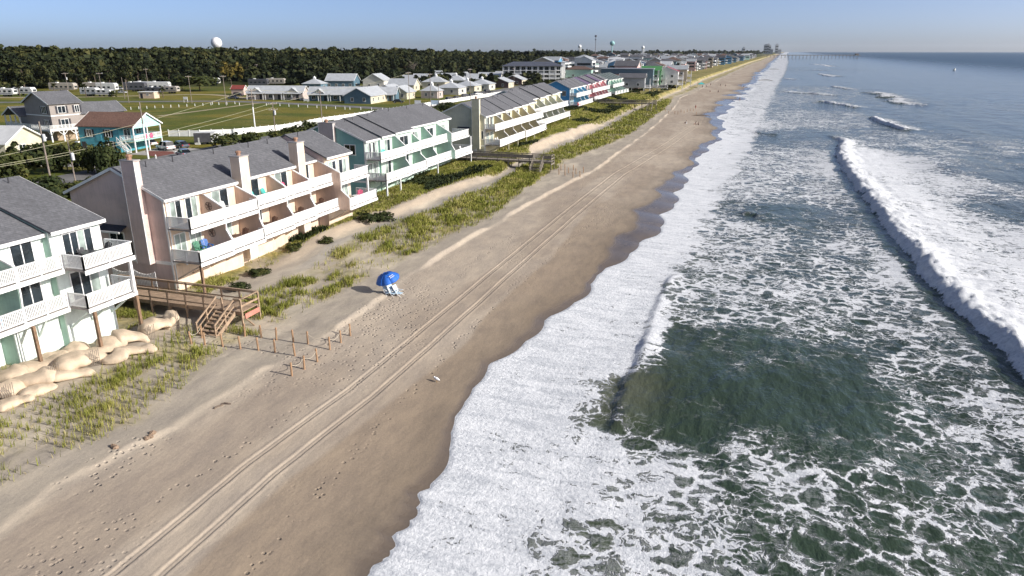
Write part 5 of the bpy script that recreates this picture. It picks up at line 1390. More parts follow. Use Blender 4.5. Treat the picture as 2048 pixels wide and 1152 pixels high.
# ---- rope fence posts
posts_px = [(383, 688), (404, 676), (410, 690), (446, 694), (481, 698), (517, 701), (550, 705), (590, 713), (490, 673), (523, 676), (553, 680), (587, 684), (616, 689), (660, 701), (682, 687), (701, 673), (584, 753), (609, 740), (635, 725)]
PP = []
proto = None
where = ['first at the stair end of', 'second at the stair end of', 'third in the near row of', 'fourth in the near row of', 'fifth in the near row of', 'sixth in the near row of', 'seventh in the near row of', 'last in the near row of',
         'first in the far row of', 'second in the far row of', 'third in the far row of', 'fourth in the far row of', 'last in the far row of', 'first of the far roped trio by', 'middle of the far roped trio by', 'last of the far roped trio by',
         'first of the near roped trio by', 'middle of the near roped trio by', 'last of the near roped trio by']
PW = flat_mat('post_timber', (.34, .21, .12), .8, .2, 3)
for (u, v), w_ in zip(posts_px, where):
    x, y = at(u, v, 1.95); z = ZL(x, y); x, y = at(u, v, z); z = ZL(x, y)
    PP.append((x, y, z))
    if proto is None: proto = MB().lathe([(.07, -.35), (.07, .98), (.05, 1.02)], 8).build('rope_post', PW)
    o = proto if len(PP) == 1 else proto.copy()
    if len(PP) > 1: COL.objects.link(o)
    o.location = (x, y, z); o.rotation_euler = (random.uniform(-.05, .05), random.uniform(-.05, .05), 0)
    tag(o, 'short timber post, %s the sand path' % w_, 'post', 'rope fence posts at the beach path')
ROPE = flat_mat('rope', (.50, .44, .34), .9)
def rope(a, c, label, sag=.28):
    p, q = PP[a], PP[c]; pts = []
    for i in range(9):
        t = i / 8; pts.append((p[0] + (q[0] - p[0]) * t, p[1] + (q[1] - p[1]) * t, p[2] + .86 + (q[2] - p[2]) * t - sag * 4 * t * (1 - t)))
    o = MB(pts[0]).tube(pts, .018, 5).build('rope', ROPE); tag(o, label, 'rope', 'ropes of the beach path fence')
for a, c, lb in [(0, 1, 'rope sagging between the two stair end posts'), (0, 2, 'rope from the stair end post to the near row'), (2, 3, 'rope between third and fourth near row posts'), (3, 4, 'rope between fourth and fifth near row posts'), (4, 5, 'rope between fifth and sixth near row posts'), (5, 6, 'rope between sixth and seventh near row posts'), (6, 7, 'rope to the last near row post'),
                 (8, 9, 'rope between first two far row posts'), (9, 10, 'rope between second and third far row posts'), (10, 11, 'rope between third and fourth far row posts'), (11, 12, 'rope to the last far row post'), (12, 13, 'rope joining far row to the far trio'),
                 (13, 14, 'white rope on the far roped trio, nearer half'), (14, 15, 'white rope on the far roped trio, farther half'), (16, 17, 'rope on the near roped trio, nearer half'), (17, 18, 'rope on the near roped trio, farther half')]:
    rope(a, c, lb, .12 if a in (2, 3, 4, 5, 6, 8, 9, 10, 11) else .3)
# posts at the second boardwalk
for i, (u, v) in enumerate([(1118, 350), (1122, 342), (1130, 352), (1137, 346), (1146, 355), (1152, 348), (1160, 352), (1167, 345), (1147, 340), (1130, 338)]):
    x, y = at(u, v, 2.0); o = proto.copy(); COL.objects.link(o); o.location = (x, y, ZL(x, y)); tag(o, 'thin post standing in sand at the end of the long grey boardwalk', 'post', 'posts below the long grey boardwalk')
for i in range(12):
    u, v = 1325 + 6.2 * i, 222 + random.uniform(-4, 4); x, y = at(u, v, 2.0); o = proto.copy(); COL.objects.link(o); o.location = (x, y, ZL(x, y)); tag(o, 'thin post beyond the end of the distant boardwalk', 'post', 'posts beyond the distant boardwalk')
# ---- sandbags under the mint house
BAG = flat_mat('tan_geotextile', (.54, .43, .31), .9, .16, 1.2, bump=1.0, bscale=5)
def sandbag(i, x, y, z, L_, w, h, rz, label):
    nu, nv = 22, 14; g = random.Random(i)
    v = []
    for a in range(nu + 1):
        t = -1 + 2 * a / nu
        prof = max(0.0, 1 - abs(t) ** 4.5) ** .5 * (.86 + .14 * math.cos(3.0 * t + i))
        for k in range(nv):
            ph = 2 * math.pi * k / nv
            cy_, cz_ = math.cos(ph), math.sin(ph)
            n_ = 1 + .10 * math.sin(3 * ph + i + 2.1 * t) * math.cos(4 * t + i) + .05 * math.sin(9 * t + i)
            yy = math.copysign(abs(cy_) ** .8, cy_) * w / 2 * prof * n_
            zz = (math.copysign(abs(cz_) ** .85, cz_) if cz_ > 0 else cz_ * .55) * h / 2 * prof * n_
            v.append((t * L_ / 2 + .04 * math.sin(5 * ph), yy + .16 * w * math.sin(2.3 * t + i), zz + .12 * h * math.sin(1.7 * t + i * 1.3)))
    f = [[a * nv + k, a * nv + (k + 1) % nv, (a + 1) * nv + (k + 1) % nv, (a + 1) * nv + k] for a in range(nu) for k in range(nv)]
    m = MB(); m.add(v, [q[::-1] for q in f]); 
    o = m.build('sandbag', BAG, None, True, label=label, cat='sandbag', group='sandbags below the mint house')
    o.location = (x, y, z + h * .22); o.rotation_euler = (R(g.uniform(-6, 6)), R(g.uniform(-5, 5)), R(rz))
    mod = o.modifiers.new('soft', 'SUBSURF'); mod.levels = 1; mod.render_levels = 1
bags = [(337, 632, 2.0, 1.5, 1.1, 60, 'roundest sandbag at the far end beside the boardwalk'), (307, 647, 3.2, 1.7, 1.15, 62, 'long sandbag next to the far end bag'), (258, 668, 3.0, 1.6, 1.0, 66, 'sandbag right of the middle deck post'), (274, 688, 2.9, 1.3, .8, 64, 'flat front sandbag near the far pickets'),
        (203, 684, 2.8, 1.7, 1.1, 110, 'sandbag lying across behind the middle deck post'), (228, 703, 2.4, 1.2, .85, 75, 'small front sandbag below the middle deck post'), (146, 692, 2.8, 1.4, .9, 66, 'sandbag against the wall left of the middle post'), (158, 716, 4.4, 1.8, 1.15, 66, 'longest sandbag in the middle of the heap'),
        (140, 738, 3.4, 1.3, .8, 60, 'low front sandbag before the longest one'), (84, 720, 3.6, 1.6, 1.0, 66, 'sandbag behind the near deck post'), (66, 750, 3.4, 1.6, 1.0, 62, 'sandbag in front of the near deck post'), (20, 742, 2.8, 1.6, 1.0, 66, 'rear sandbag at the left edge'), (14, 770, 2.6, 1.5, 1.0, 58, 'sandbag at the left edge in the middle of the heap'),
        (72, 768, 2.8, 1.2, .7, 60, 'half buried sandbag in front of the near post'), (26, 792, 2.6, 1.2, .7, 60, 'lowest front sandbag at the left edge'), (108, 708, 2.2, 1.3, .8, 80, 'sandbag tucked between wall and near post')]
for i, (u, v, L_, w, h, rz, lb) in enumerate(bags):
    x, y = at(u, v, 2.75); sandbag(i, x, y, ZL(x, y), L_ * .80, w * 1.42, h * 1.12, rz, lb)
# ---- sand fence pickets
PICK = flat_mat('grey_picket', (.20, .17, .14), .9)
for i, (u, v, lb) in enumerate([(190, 722, 'bundle of leaning fence pickets before the longest sandbag'), (110, 752, 'bundle of fence pickets before the near deck post'), (18, 795, 'bundle of fence pickets at the left edge'), (301, 668, 'bundle of fence pickets before the flat sandbag'), (348, 642, 'bundle of fence pickets at the far end of the sandbags')]):
    x, y = at(u, v, 2.5); z = ZL(x, y); r = empty('sand_fence', (x, y, z), R(60), lb, 'fence', 'sand fence remnants')
    for k in range(6): MB().bar((k * .11 - .3, 0, -.2), (k * .11 - .3 + .06, .05, 1.05 + .08 * (k % 3)), .035).build('picket', PICK, r)
    MB().tube([(-.35, .03, .5), (.35, .05, .55)], .012, 4).build('wire', PICK, r)
# ---- scalloped white picket fences between the houses
def picket_fence(x0, x1, y, zb, label):
    org = (x0, y, zb); r = empty('picket_fence', org, 0, label, 'fence'); n = int((x1 - x0) / .17)
    for i in range(n + 1):
        xx = x0 + (x1 - x0) * i / n; t = (i % 14) / 13; hh = 1.15 + .28 * abs(2 * t - 1) ** 2
        MB(org).prism_y([(xx - .055, zb - .2), (xx + .055, zb - .2), (xx + .055, zb + hh), (xx, zb + hh + .08), (xx - .055, zb + hh)], y - .015, y + .015).build('picket', WHITE, r)
    for zz in (.35, .85): MB(org).box(x0, x1, y + .02, y + .06, zb + zz, zb + zz + .09).build('rail', WHITE, r)
picket_fence(-51.8, -47.2, 45.4, 3.1, 'white scalloped picket fence at the foot of the pink gable')
picket_fence(-53.5, -48.8, 126, 3.6, 'white picket fence between green and cream townhouses')
# ---- beach umbrella and chairs
UB = flat_mat('umbrella_blue', (.02, .13, .52), .7, .06)
ux, uy = at(785, 580, 1.9); uz = ZL(ux, uy)
r = empty('beach_umbrella', (ux, uy, uz), 0, 'big blue beach umbrella standing on the sand lip', 'umbrella')
TILT = Matrix.Rotation(R(14), 4, 'X') @ Matrix.Rotation(R(-10), 4, 'Y')
o = MB().tube([(0, 0, -.4), (0, 0, 2.05)], .025, 6).build('pole', WHITE, r); o.matrix_local = TILT
for k in range(8):
    a0, a1 = 2 * math.pi * k / 8, 2 * math.pi * (k + 1) / 8
    vs, fs = [], []
    rings = [(0.02, 2.1), (.45, 2.0), (.85, 1.78), (1.1, 1.5), (1.12, 1.36)]
    for rr_, zz in rings:
        for t in (0, .5, 1):
            a = a0 + (a1 - a0) * t; q = rr_ * (1 - .05 * math.sin(math.pi * t)); vs.append((math.cos(a) * q, math.sin(a) * q, zz - .05 * math.sin(math.pi * t)))
    for i in range(4):
        for j in range(2): fs.append([i * 3 + j, (i + 1) * 3 + j, (i + 1) * 3 + j + 1, i * 3 + j + 1])
    o = MB().add(vs, fs).build('canopy_panel', UB, r, True); o.matrix_local = TILT
    so_ = o.modifiers.new('cloth', 'SOLIDIFY'); so_.thickness = .012
def umb_text(txt, size, a, rr_, zz):
    c = bpy.data.curves.new('print', 'FONT'); c.body = txt; c.size = size; c.align_x = 'CENTER'; c.extrude = .002
    o = bpy.data.objects.new('printed_lettering', c); link(o, r); c.materials.append(WHITE)
    o.matrix_local = TILT @ Matrix.Rotation(a, 4, 'Z') @ Matrix.Translation((rr_, 0, zz)) @ Matrix.Rotation(R(90), 4, 'Z') @ Matrix.Rotation(R(38), 4, 'X')
am = 2 * math.pi * 7.5 / 8
# printing on the canopy is illegible in the photograph: two rows of small white strokes
for row, (rr_, zz) in enumerate([(.72, 1.90), (.86, 1.80)]):
    m = MB()
    for k in range(9):
        yy = (k - 4) * .055; m.box(-.035, .035, yy - .018, yy + .018, -.004, .004)
    o = m.build('printed_lettering', WHITE, r); o.matrix_local = TILT @ Matrix.Rotation(am, 4, 'Z') @ Matrix.Translation((rr_, 0, zz + .015)) @ Matrix.Rotation(R(34), 4, 'Y')
def beach_chair(x, y, rz, label):
    z = ZL(x, y); c = empty('beach_chair', (x, y, z), R(rz), label, 'chair', 'folding chairs under the blue umbrella')
    for s in (-.27, .27):
        MB().tube([(.35, s, 0), (-.15, s, .32), (-.5, s, .95)], .025, 5).build('frame', WHITE, c); MB().tube([(-.42, s, 0), (.05, s, .42), (.3, s, .5)], .02, 5).build('leg', WHITE, c)
        MB().box(-.2, .3, s - .035, s + .035, .5, .54).build('armrest', WHITE, c)
    MB().box(-.15, .32, -.25, .25, .24, .27).build('seat', flat_mat('pale_blue_canvas', (.45, .58, .68)), c); MB().prism_y([(-.15, .3), (-.11, .3), (-.46, .95), (-.5, .95)], -.25, .25).build('backrest', flat_mat('pale_blue_canvas', (.45, .58, .68)), c)
beach_chair(ux - .1, uy - .75, -35, 'folding beach chair nearest the umbrella pole'); beach_chair(ux + .4, uy - .7, -20, 'middle folding beach chair under the blue umbrella'); beach_chair(ux + .85, uy - .45, -5, 'outer folding beach chair right of the blue umbrella')
for (u, v, lb) in [(300, 869, 'largest rock lump on the grey sand'), (292, 873, 'rock lump beside the largest one'), (305, 863, 'flat rock behind the largest lump'), (230, 892, 'small rock left of the larger group'), (226, 890, 'tiny rock next to the small one')]:
    x, y = at(u, v, 1.95); v_, f_, _ = [], [], 0
    m = MB(); g = random.Random(u); pr_ = [(.01, -.05), (.16, -.02), (.19, .07), (.11, .14), (.01, .16)]; m.lathe(pr_, 9)
    m.v = [(a * g.uniform(.75, 1.3), c * g.uniform(.6, 1.1), d * g.uniform(.8, 1.2)) for a, c, d in m.v]
    m.build('rock', flat_mat('brown_rock', (.27, .19, .13), .9, .25, 6), label=lb, cat='rock', group='rocks on the grey sand').location = (x, y, ZL(x, y))
for (u, v, L_, rz, lb) in [(437, 812, .6, 70, 'dark driftwood stick at the sand lip'), (452, 806, .6, 20, 'curved dry stick beside the driftwood'), (1400, 228, 7, 12, 'long dark log far up the beach'), (1530, 157, 12, 10, 'dark groyne log near the far water'), (1548, 136, 14, 10, 'farther dark groyne log in the swash')]:
    x, y = at(u, v, 1.7); z = ZL(x, y); k = L_ / 8
    MB().tube([(-L_ / 2, 0, .02), (-L_ / 5, .06 * L_, .06 + k * .3), (L_ / 5, -.03 * L_, .06 + k * .4), (L_ / 2, .02, .04)], .05 + .02 * L_, 6, .03 + .015 * L_).build('driftwood', flat_mat('driftwood', (.16, .12, .09), .9), label=lb, cat='driftwood').location = (x, y, z)
    bpy.context.scene.collection.objects[-1].rotation_euler = (0, 0, R(rz))
# ---- gull on the sand
x, y = at(873, 745, 1.4); r = empty('gull', (x, y, ZL(x, y)), R(170), 'white gull standing on the wet beach', 'bird')
m = MB(); m.lathe([(.01, -.26), (.05, -.2), (.10, -.05), (.11, .06), (.06, .17), (.05, .2)], 8)
m.v = [(z_, x_, y_ + .26 + z_ * .25) for x_, y_, z_ in m.v]; m.lathe([(.01, .40), (.05, .38), (.055, .33), (.04, .27)], 8, (.2, 0)); m.build('body', flat_mat('gull_white', (.75, .75, .75)), r, True)
MB().tube([(.24, 0, .345), (.31, 0, .335)], .012, 5).build('beak', flat_mat('gull_beak', (.5, .3, .05)), r)
for s in (-.03, .03): MB().tube([(0, s, 0), (0, s, .2)], .007, 5).build('leg', flat_mat('gull_beak', (.5, .3, .05)), r)
# ================================================================ vehicles, poles, people, far landmarks
random.seed(99)
TYRE = flat_mat('tyre', (.02, .02, .02), .8); RIM = flat_mat('rim', (.45, .45, .46), .3, metal=.8)
def paint(name, c): 
    if name in MATS: return MATS[name]
    b = NB(name); f = b.noise(b.objc(), 2, 2); MATS[name] = b.out(b.mix(f, rgba(c), rgba([x * .9 for x in c])), .25, **{'Coat Weight': .6}); return MATS[name]
LAMPW = flat_mat('headlight', (.7, .7, .7), .2); LAMPR = flat_mat('taillight', (.4, .02, .02), .3)
def car(loc, rz, label, col, suv=False, group=None, name='parked_car'):
    c = empty(name, (*loc, G3 + .05), R(rz), label, 'car', group)
    L_, W_, H_ = (4.8, 1.9, 1.75) if suv else (4.6, 1.8, 1.42)
    zb = .35; zh = .95 if suv else .82
    body = [(-L_ / 2, .45), (-L_ / 2 + .1, zb), (L_ / 2 - .15, zb), (L_ / 2, .5), (L_ / 2 - .05, zh - .15), (L_ / 2 - 1.1, zh + .02), (-L_ / 2 + .25, zh + .05), (-L_ / 2 + .02, zh - .05)]
    o = MB().prism_y(body, -W_ / 2, W_ / 2).build('body', col, c); bv = o.modifiers.new('b', 'BEVEL'); bv.width = .1; bv.segments = 2
    cab = [(-L_ / 2 + .35, zh + .04), (-L_ / 2 + (.55 if suv else 1.0), H_), (.45, H_), (L_ / 2 - 1.35, zh + .02)]
    v = [(x, s * (W_ / 2 - (.06 if z < H_ - .1 else .24)), z) for s in (-1, 1) for x, z in cab]
    o = MB().add(v, [[3, 2, 1, 0], [4, 5, 6, 7], [0, 1, 5, 4], [1, 2, 6, 5], [2, 3, 7, 6]]).build('cabin_glass', glass_mat('car_glass', (.015, .018, .02), .05), c)
    rf = MB().box(cab[1][0] + .05, cab[2][0] - .02, -W_ / 2 + .25, W_ / 2 - .25, H_ + .002, H_ + .04).build('roof', col, c)
    for s in (-1, 1):
        MB().bar((cab[1][0] + 1.1, s * (W_ / 2 - .22), H_), (cab[1][0] + 1.05, s * (W_ / 2 - .05), zh + .05), .1, .06).build('pillar', col, c)
        for xx in (-L_ / 2 + .85, L_ / 2 - .95):
            w = MB().lathe([(.2, -.11), (.34, -.11), (.34, .11), (.2, .11)], 16).build('wheel', TYRE, c); w.matrix_local = Matrix.Translation((xx, s * (W_ / 2 - .08), .34)) @ Matrix.Rotation(R(90), 4, 'X')
            MB().lathe([(.01, -.12), (.21, -.12), (.21, .12), (.01, .12)], 12).build('rim', RIM, w)
        MB().box(L_ / 2 - .12, L_ / 2 - .005, s * .75 - .16, s * .75 + .16, .62, .76).build('headlight', LAMPW, c); MB().box(-L_ / 2 - .01, -L_ / 2 + .1, s * .75 - .14, s * .75 + .14, .66, .84).build('taillight', LAMPR, c)
    return c
car(at(332, 300, 3), 160, 'white sport utility car on the red paving by the turquoise house', paint('white_paint', (.72, .72, .72)), True)
car(at(360, 296, 3), 165, 'dark silver car parked behind the white one', paint('dusk_paint', (.10, .11, .14)))
car(at(368, 313, 3), 150, 'blue silver sedan nearest the pink roof', paint('silver_blue', (.22, .26, .34)))
car(at(296, 292, 3), 170, 'white car in the shade under the turquoise porch', paint('white_paint', (.72, .72, .72)))
dk = [paint('black_paint', (.015, .015, .018)), paint('maroon_paint', (.06, .008, .012)), paint('grey_paint', (.07, .07, .08)), paint('white_paint', (.7, .7, .7))]
for i, (u, v, lb, k) in enumerate([(901, 203, 'maroon car at the near end of the fence row', 1), (915, 199, 'black car, second along the white fence', 0), (932, 196, 'black car, third along the white fence', 0), (946, 193, 'dark grey car, fourth along the white fence', 2), (956, 190.5, 'white car, fifth along the white fence', 3), (966, 189, 'dark grey car, sixth along the white fence', 2), (976, 186.5, 'black car at the far end of the fence row', 0)]):
    car(at(u, v, 3), 62, lb, dk[k], i % 2 == 0, 'cars along the white fence')
car(at(467, 198, 3), 15, 'dark car beside the rose end wall cottage', dk[2]); car(at(477, 193, 3), 15, 'black car behind the dark one by the cottage', dk[0], True); car(at(797, 206, 3), 20, 'dark car by the blue road corner cottage', dk[0])
car(at(240, 180, 3), 10, 'white pickup sized car in the campground', dk[3], True); car(at(245, 187, 3), 10, 'white car nearer the campground road', dk[3]); car(at(95, 330, 3), 20, 'dark red car half hidden behind the junipers', dk[1])
# ---- campers
def camper(u, v, rz, L_, H_, col, label, motor=False):
    x, y = at(u, v, 3); c = empty('camper', (x, y, G3 + .02), R(rz), label, 'camper', 'campers in the campground')
    W_ = 2.5; c.scale = (1.15,) * 3
    prof = [(-L_ / 2, .7), (L_ / 2 - .5, .7), (L_ / 2, 1.1), (L_ / 2, H_ - (.9 if motor else .5)), (L_ / 2 - .7, H_), (-L_ / 2 + .15, H_), (-L_ / 2, H_ - .2)]
    o = MB().prism_y(prof, -W_ / 2, W_ / 2).build('body', col, c); bv = o.modifiers.new('b', 'BEVEL'); bv.width = .12; bv.segments = 2
    for i in range(max(2, int(L_ / 2.4))):
        xx = -L_ / 2 + 1.1 + i * 2.2; MB().box(xx, xx + 1.1, -W_ / 2 - .03, -W_ / 2 + .01, 1.7, 2.4).build('window', PANE, c)
    MB().box(L_ / 2 - .02, L_ / 2 + .03, -.8, .8, 1.7, 2.4).build('window', PANE, c)
    MB().box(-L_ / 2 + .3, L_ / 2 - .8, -W_ / 2 - .02, -W_ / 2 + .01, 1.15, 1.35).build('stripe', flat_mat('camper_stripe', (.12, .13, .16)), c)
    MB().box(-L_ / 4, -L_ / 4 + 1, -.5, .5, H_ + .005, H_ + .3).build('roof_unit', WHITE, c)
    for xx in ((-L_ / 4, L_ / 3) if motor else (-.6, .4)):
        for s in (-1, 1):
            w = MB().lathe([(.05, -.13), (.4, -.13), (.4, .13), (.05, .13)], 12).build('wheel', TYRE, c); w.matrix_local = Matrix.Translation((xx, s * 1.1, .4)) @ Matrix.Rotation(R(90), 4, 'X')
CW, CG, CD = flat_mat('camper_white', (.66, .66, .64), .4), flat_mat('camper_tan', (.42, .38, .33), .4), flat_mat('camper_dark', (.08, .08, .09), .4)
for a in [(16, 193, 10, 7.5, 3.1, CW, 'leftmost white camper at the left edge'), (52, 191, 10, 8.5, 3.2, CW, 'white motorhome with wide windscreen beside the first palm', True), (128, 183, 12, 12, 3.7, CG, 'long tan fifth wheel trailer with rounded white nose'), (182, 192, 8, 7.5, 3.2, CW, 'white boxy camper left of the peach block shed'),
          (190, 183, 12, 9, 3.8, CG, 'tall tan trailer behind the white boxy camper'), (216, 184, 12, 9, 3.8, CW, 'white trailer with sloped nose in the campground middle'), (212, 193, 8, 7, 2.6, CW, 'low white van camper in front of the trailers', True), (272, 183, 15, 10, 3.9, CD, 'dark trailer with white rounded nose behind the peach shed'), (288, 181, 15, 8, 3.9, CW, 'white rounded trailer right of the dark one'),
          (320, 182, 15, 10, 4.0, CW, 'tall white trailer under the trees'), (345, 187, 10, 6, 3.0, CG, 'small tan camper left of the spreading oak'), (310, 189, 8, 7, 2.9, CD, 'dark camper in front of the tall white trailer'), (425, 170, 15, 8, 3.6, CW, 'white trailer between oak and yellow tree'), (518, 173, 14, 10, 3.6, CD, 'dark trailer with white nose right of the yellow tree'), (553, 170, 14, 10, 3.4, CG, 'long trailer in shade before the forest')]:
    camper(*a)
# ---- cargo trailer and cabinets by the fence
x, y = at(415, 288, 3); c = empty('cargo_trailer', (x, y, G3), R(25), 'white roofed cargo trailer with dark side parked by the white fence', 'trailer')
MB().box(-2.4, 2.0, -1.1, 1.1, .5, 2.5).build('body', CD, c); MB().box(-2.45, 2.05, -1.15, 1.15, 2.51, 2.6).build('roof', CW, c); MB().box(2.01, 2.1, -1.1, 1.1, .5, 2.5).build('door', CW, c); MB().box(2.11, 2.13, -.1, .6, 1.5, 2.1).build('window', PANE, c); MB().box(1.2, 2.0, -1.14, -1.105, .5, 2.5).build('front_panel', CW, c)
for s in (-1, 1):
    w = MB().lathe([(.05, -.1), (.34, -.1), (.34, .1), (.05, .1)], 12).build('wheel', TYRE, c); w.matrix_local = Matrix.Translation((-.3, s * .98, .34)) @ Matrix.Rotation(R(90), 4, 'X')
x, y = at(396, 289, 3); c = empty('utility_cabinet', (x, y, G3), R(20), 'pair of small white utility cabinets beside the cargo trailer', 'cabinet'); MB().box(-.5, .1, -.4, .4, 0, 1.6).build('cabinet_body', CW, c); MB().box(.15, .6, -.4, .4, 0, 1.5).build('cabinet_side', CW, c)
x, y = at(312, 317, 3); c = empty('hydrant', (x, y, G3), 0, 'white hydrant on the grass before the red paving', 'hydrant'); MB().lathe([(.14, 0), (.14, .1), (.1, .12), (.1, .55), (.13, .58), (.05, .75)], 10).build('barrel', WHITE, c); MB().tube([(-.2, 0, .42), (.2, 0, .42)], .06, 8).build('outlets', WHITE, c)
# ---- white vinyl fence along the road
FP = [at(u, v, 3) for u, v in [(338, 273), (400, 273), (470, 270), (570, 260), (648, 245), (700, 238), (765, 228), (880, 209), (998, 190), (1040, 182)]]
fr = empty('vinyl_fence', (*FP[0], G3), 0, 'long white vinyl fence between beach road and mown field', 'fence'); fo_ = (*FP[0], G3)
for (xa, ya), (xb, yb) in zip(FP[:-1], FP[1:]):
    L_ = math.hypot(xb - xa, yb - ya); n = max(1, round(L_ / 2.6))
    for i in range(n):
        t0, t1 = i / n, (i + 1) / n
        p, q = (xa + (xb - xa) * t0, ya + (yb - ya) * t0), (xa + (xb - xa) * t1, ya + (yb - ya) * t1)
        MB(fo_).bar((*p, G3 + .75), (*q, G3 + .75), .06, 1.4).build('panel', WHITE, fr); MB(fo_).box(p[0] - .08, p[0] + .08, p[1] - .08, p[1] + .08, G3 - .2, G3 + 1.65).build('post', WHITE, fr)
# ---- white bollards round the field
bp = MB().lathe([(.10, -.2), (.10, .85), (.04, .93)], 8).build('bollard', WHITE); k = 0
for (ua, va, ub, vb, n, lb) in [(246, 220, 470, 208, 15, 'white bollard along the left edge of the mown field'), (578, 213, 690, 219, 7, 'white bollard along the cross street before the blue cottages'), (425, 209, 560, 212, 6, 'white bollard between field path and cross street'), (700, 219, 765, 221, 4, 'white bollard near the blue road corner cottage')]:
    for i in range(n):
        u, v = ua + (ub - ua) * i / (n - 1), va + (vb - va) * i / (n - 1); o = bp if k == 0 else bp.copy()
        if k: COL.objects.link(o)
        k += 1; o.location = (*at(u, v, 3), G3); tag(o, lb, 'bollard', lb.replace('white bollard', 'white bollards'))
def board_sign(u, v, w, h, z, label, rz=10, col=WHITE):
    x, y = at(u, v, 3); s = empty('sign', (x, y, G3), R(rz), label, 'sign')
    for a in (-w / 2, w / 2): MB().box(a - .06, a + .06, -.06, .06, -.2, z + h).build('sign_post', WHITE, s)
    MB().box(-w / 2 - .1, w / 2 + .1, -.1, -.065, z, z + h).build('sign_panel', col, s)
board_sign(372, 205, 1.6, 1.0, 1.2, 'small white notice board on the campground lawn'); board_sign(836, 213, 2.2, 1.6, .6, 'white sign at the road corner behind the green townhouse'); board_sign(870, 212, 3.2, 1.6, .5, 'wide pale blue sign beside the white road sign', 10, flat_mat('pale_blue_sign', (.45, .55, .65))); board_sign(612, 204, 1.6, .9, .4, 'low pale sign on the lawn before the blue cottages')
# ---- utility poles and wires
POLE = flat_mat('utility_pole', (.23, .19, .16), .9, .2, 2)
def upole(u, v, h, label, arms=1, can=False, lamp=False, lean=0.0, lower_white=False, r0=.15):
    x, y = at(u, v, 3); p = empty('utility_pole', (x, y, G3), 0, label, 'pole'); p.rotation_euler = (R(lean), R(-lean), 0)
    MB().tube([(0, 0, -.5), (0, 0, h)], r0, 8, r0 * .66).build('shaft', POLE, p)
    for i in range(arms):
        zz = h - .4 - i * 1.3; a = MB().bar((-.35, -1.2, zz), (.35, 1.2, zz), .12).build('crossarm', POLE, p)
        for t in (-1, -.35, .35, 1): MB().lathe([(.05, zz + .06), (.07, zz + .15), (.03, zz + .26)], 6, (.33 * t, 1.1 * t)).build('insulator', flat_mat('insulator', (.5, .5, .5)), a)
    if can: MB().lathe([(.02, h - 2.9), (.24, h - 2.85), (.24, h - 1.9), (.1, h - 1.8)], 10, (.38, 0)).build('transformer', flat_mat('transformer', (.55, .56, .57), .5), p)
    if lamp:
        l = MB().tube([(0, 0, h - .6), (.9, 0, h - .2), (1.6, 0, h - .2)], .04, 5).build('lamp_arm', POLE, p); MB().box(1.5, 2.1, -.14, .14, h - .3, h - .12).build('lamp_head', WHITE, l)
    if lower_white: MB().tube([(0, 0, 0), (0, 0, h * .62)], r0 + .012, 8, r0).build('white_sleeve', WHITE, p)
    return Vector((x, y, G3 + h))
P0 = upole(104, 372, 9.6, 'leaning power pole behind the mint roof', 0, True, lean=0)
upole(155, 384, 7.5, 'street lamp pole beside the pink gable', 0, True, True, r0=.11)
upole(297, 318, 10.5, 'tall pole in front of the turquoise porch', 0, lower_white=True)
P1 = upole(512, 272, 11, 'first crossarm pole by the white fence, its lower part white', 2, lower_white=True); P2 = upole(552, 276, 8.2, 'shorter pole with transformer right of the first crossarm pole', 2, True); P3 = upole(645, 250, 9.2, 'dark crossarm pole before the cottages', 1)
for (u, v, h, lb) in [(453, 212, 11, 'pole left of the cottage with rose end'), (820, 224, 13, 'pole at the road corner behind the green roofs'), (862, 216, 12, 'pole right of the road corner'), (878, 218, 9, 'short pole before the cream gable'), (941, 205, 13, 'pole beside the fence cars'), (1028, 178, 11, 'pole before the plum porch cottage'), (140, 200, 11, 'pole with transformer at the campground'), (205, 190, 10, 'lamp pole among the campers'), (250, 198, 9, 'pole left of the peach shed'), (258, 206, 9, 'pole before the peach shed'), (298, 182, 11, 'bare pole behind the peach shed'), (384, 207, 10.5, 'crossarm pole on the campground lawn'), (432, 160, 12, 'lamp pole before the forest'), (516, 162, 11, 'pole beside the dark trailer')]:
    upole(u, v, h, lb, 1 if h != 9 else 0, 'transformer' in lb, 'lamp' in lb, r0=.13)
WIRE = flat_mat('wire', (.40, .38, .26), .6)
def wire(pts, label, r=.03):
    o = MB(pts[0]).tube(pts, r, 4).build('power_line', WIRE); tag(o, label, 'wire', 'power lines behind the townhouses')
def span(a, c, sag, n=14): return [tuple(a.lerp(c, i / n) - Vector((0, 0, sag * 4 * (i / n) * (1 - i / n)))) for i in range(n + 1)]
def on_x(u, v, X):
    a, b2, d = ray(u, v); t = X / a; return Vector((X, b2 * t, CAMZ + d * t))
A1, A2, A3 = on_x(-60, 325, -104), on_x(-60, 340, -104), on_x(-60, 343, -104)
for (a, c, lb) in [(A1, P1, 'upper power line running left from the first crossarm pole'), (A2, P2 + Vector((0, 0, -.2)), 'middle power line running left from the shorter pole'), (A3, P2 + Vector((0, 0, -1.2)), 'lowest power line running left from the shorter pole')]:
    wire(span(a, c, .9), lb)
for (a, c, lb) in [(P1, P3 + Vector((0, 1, 0)), 'power line from the first crossarm pole to the dark pole'), (P2, P3 + Vector((0, -1, -.3)), 'power line from the shorter pole to the dark pole')]: wire(span(a, c, .5), lb)
PR = Vector((*at(820, 224, 3), G3 + 12.6)); wire(span(P3, PR, .9), 'power line from the dark pole to the road corner pole')
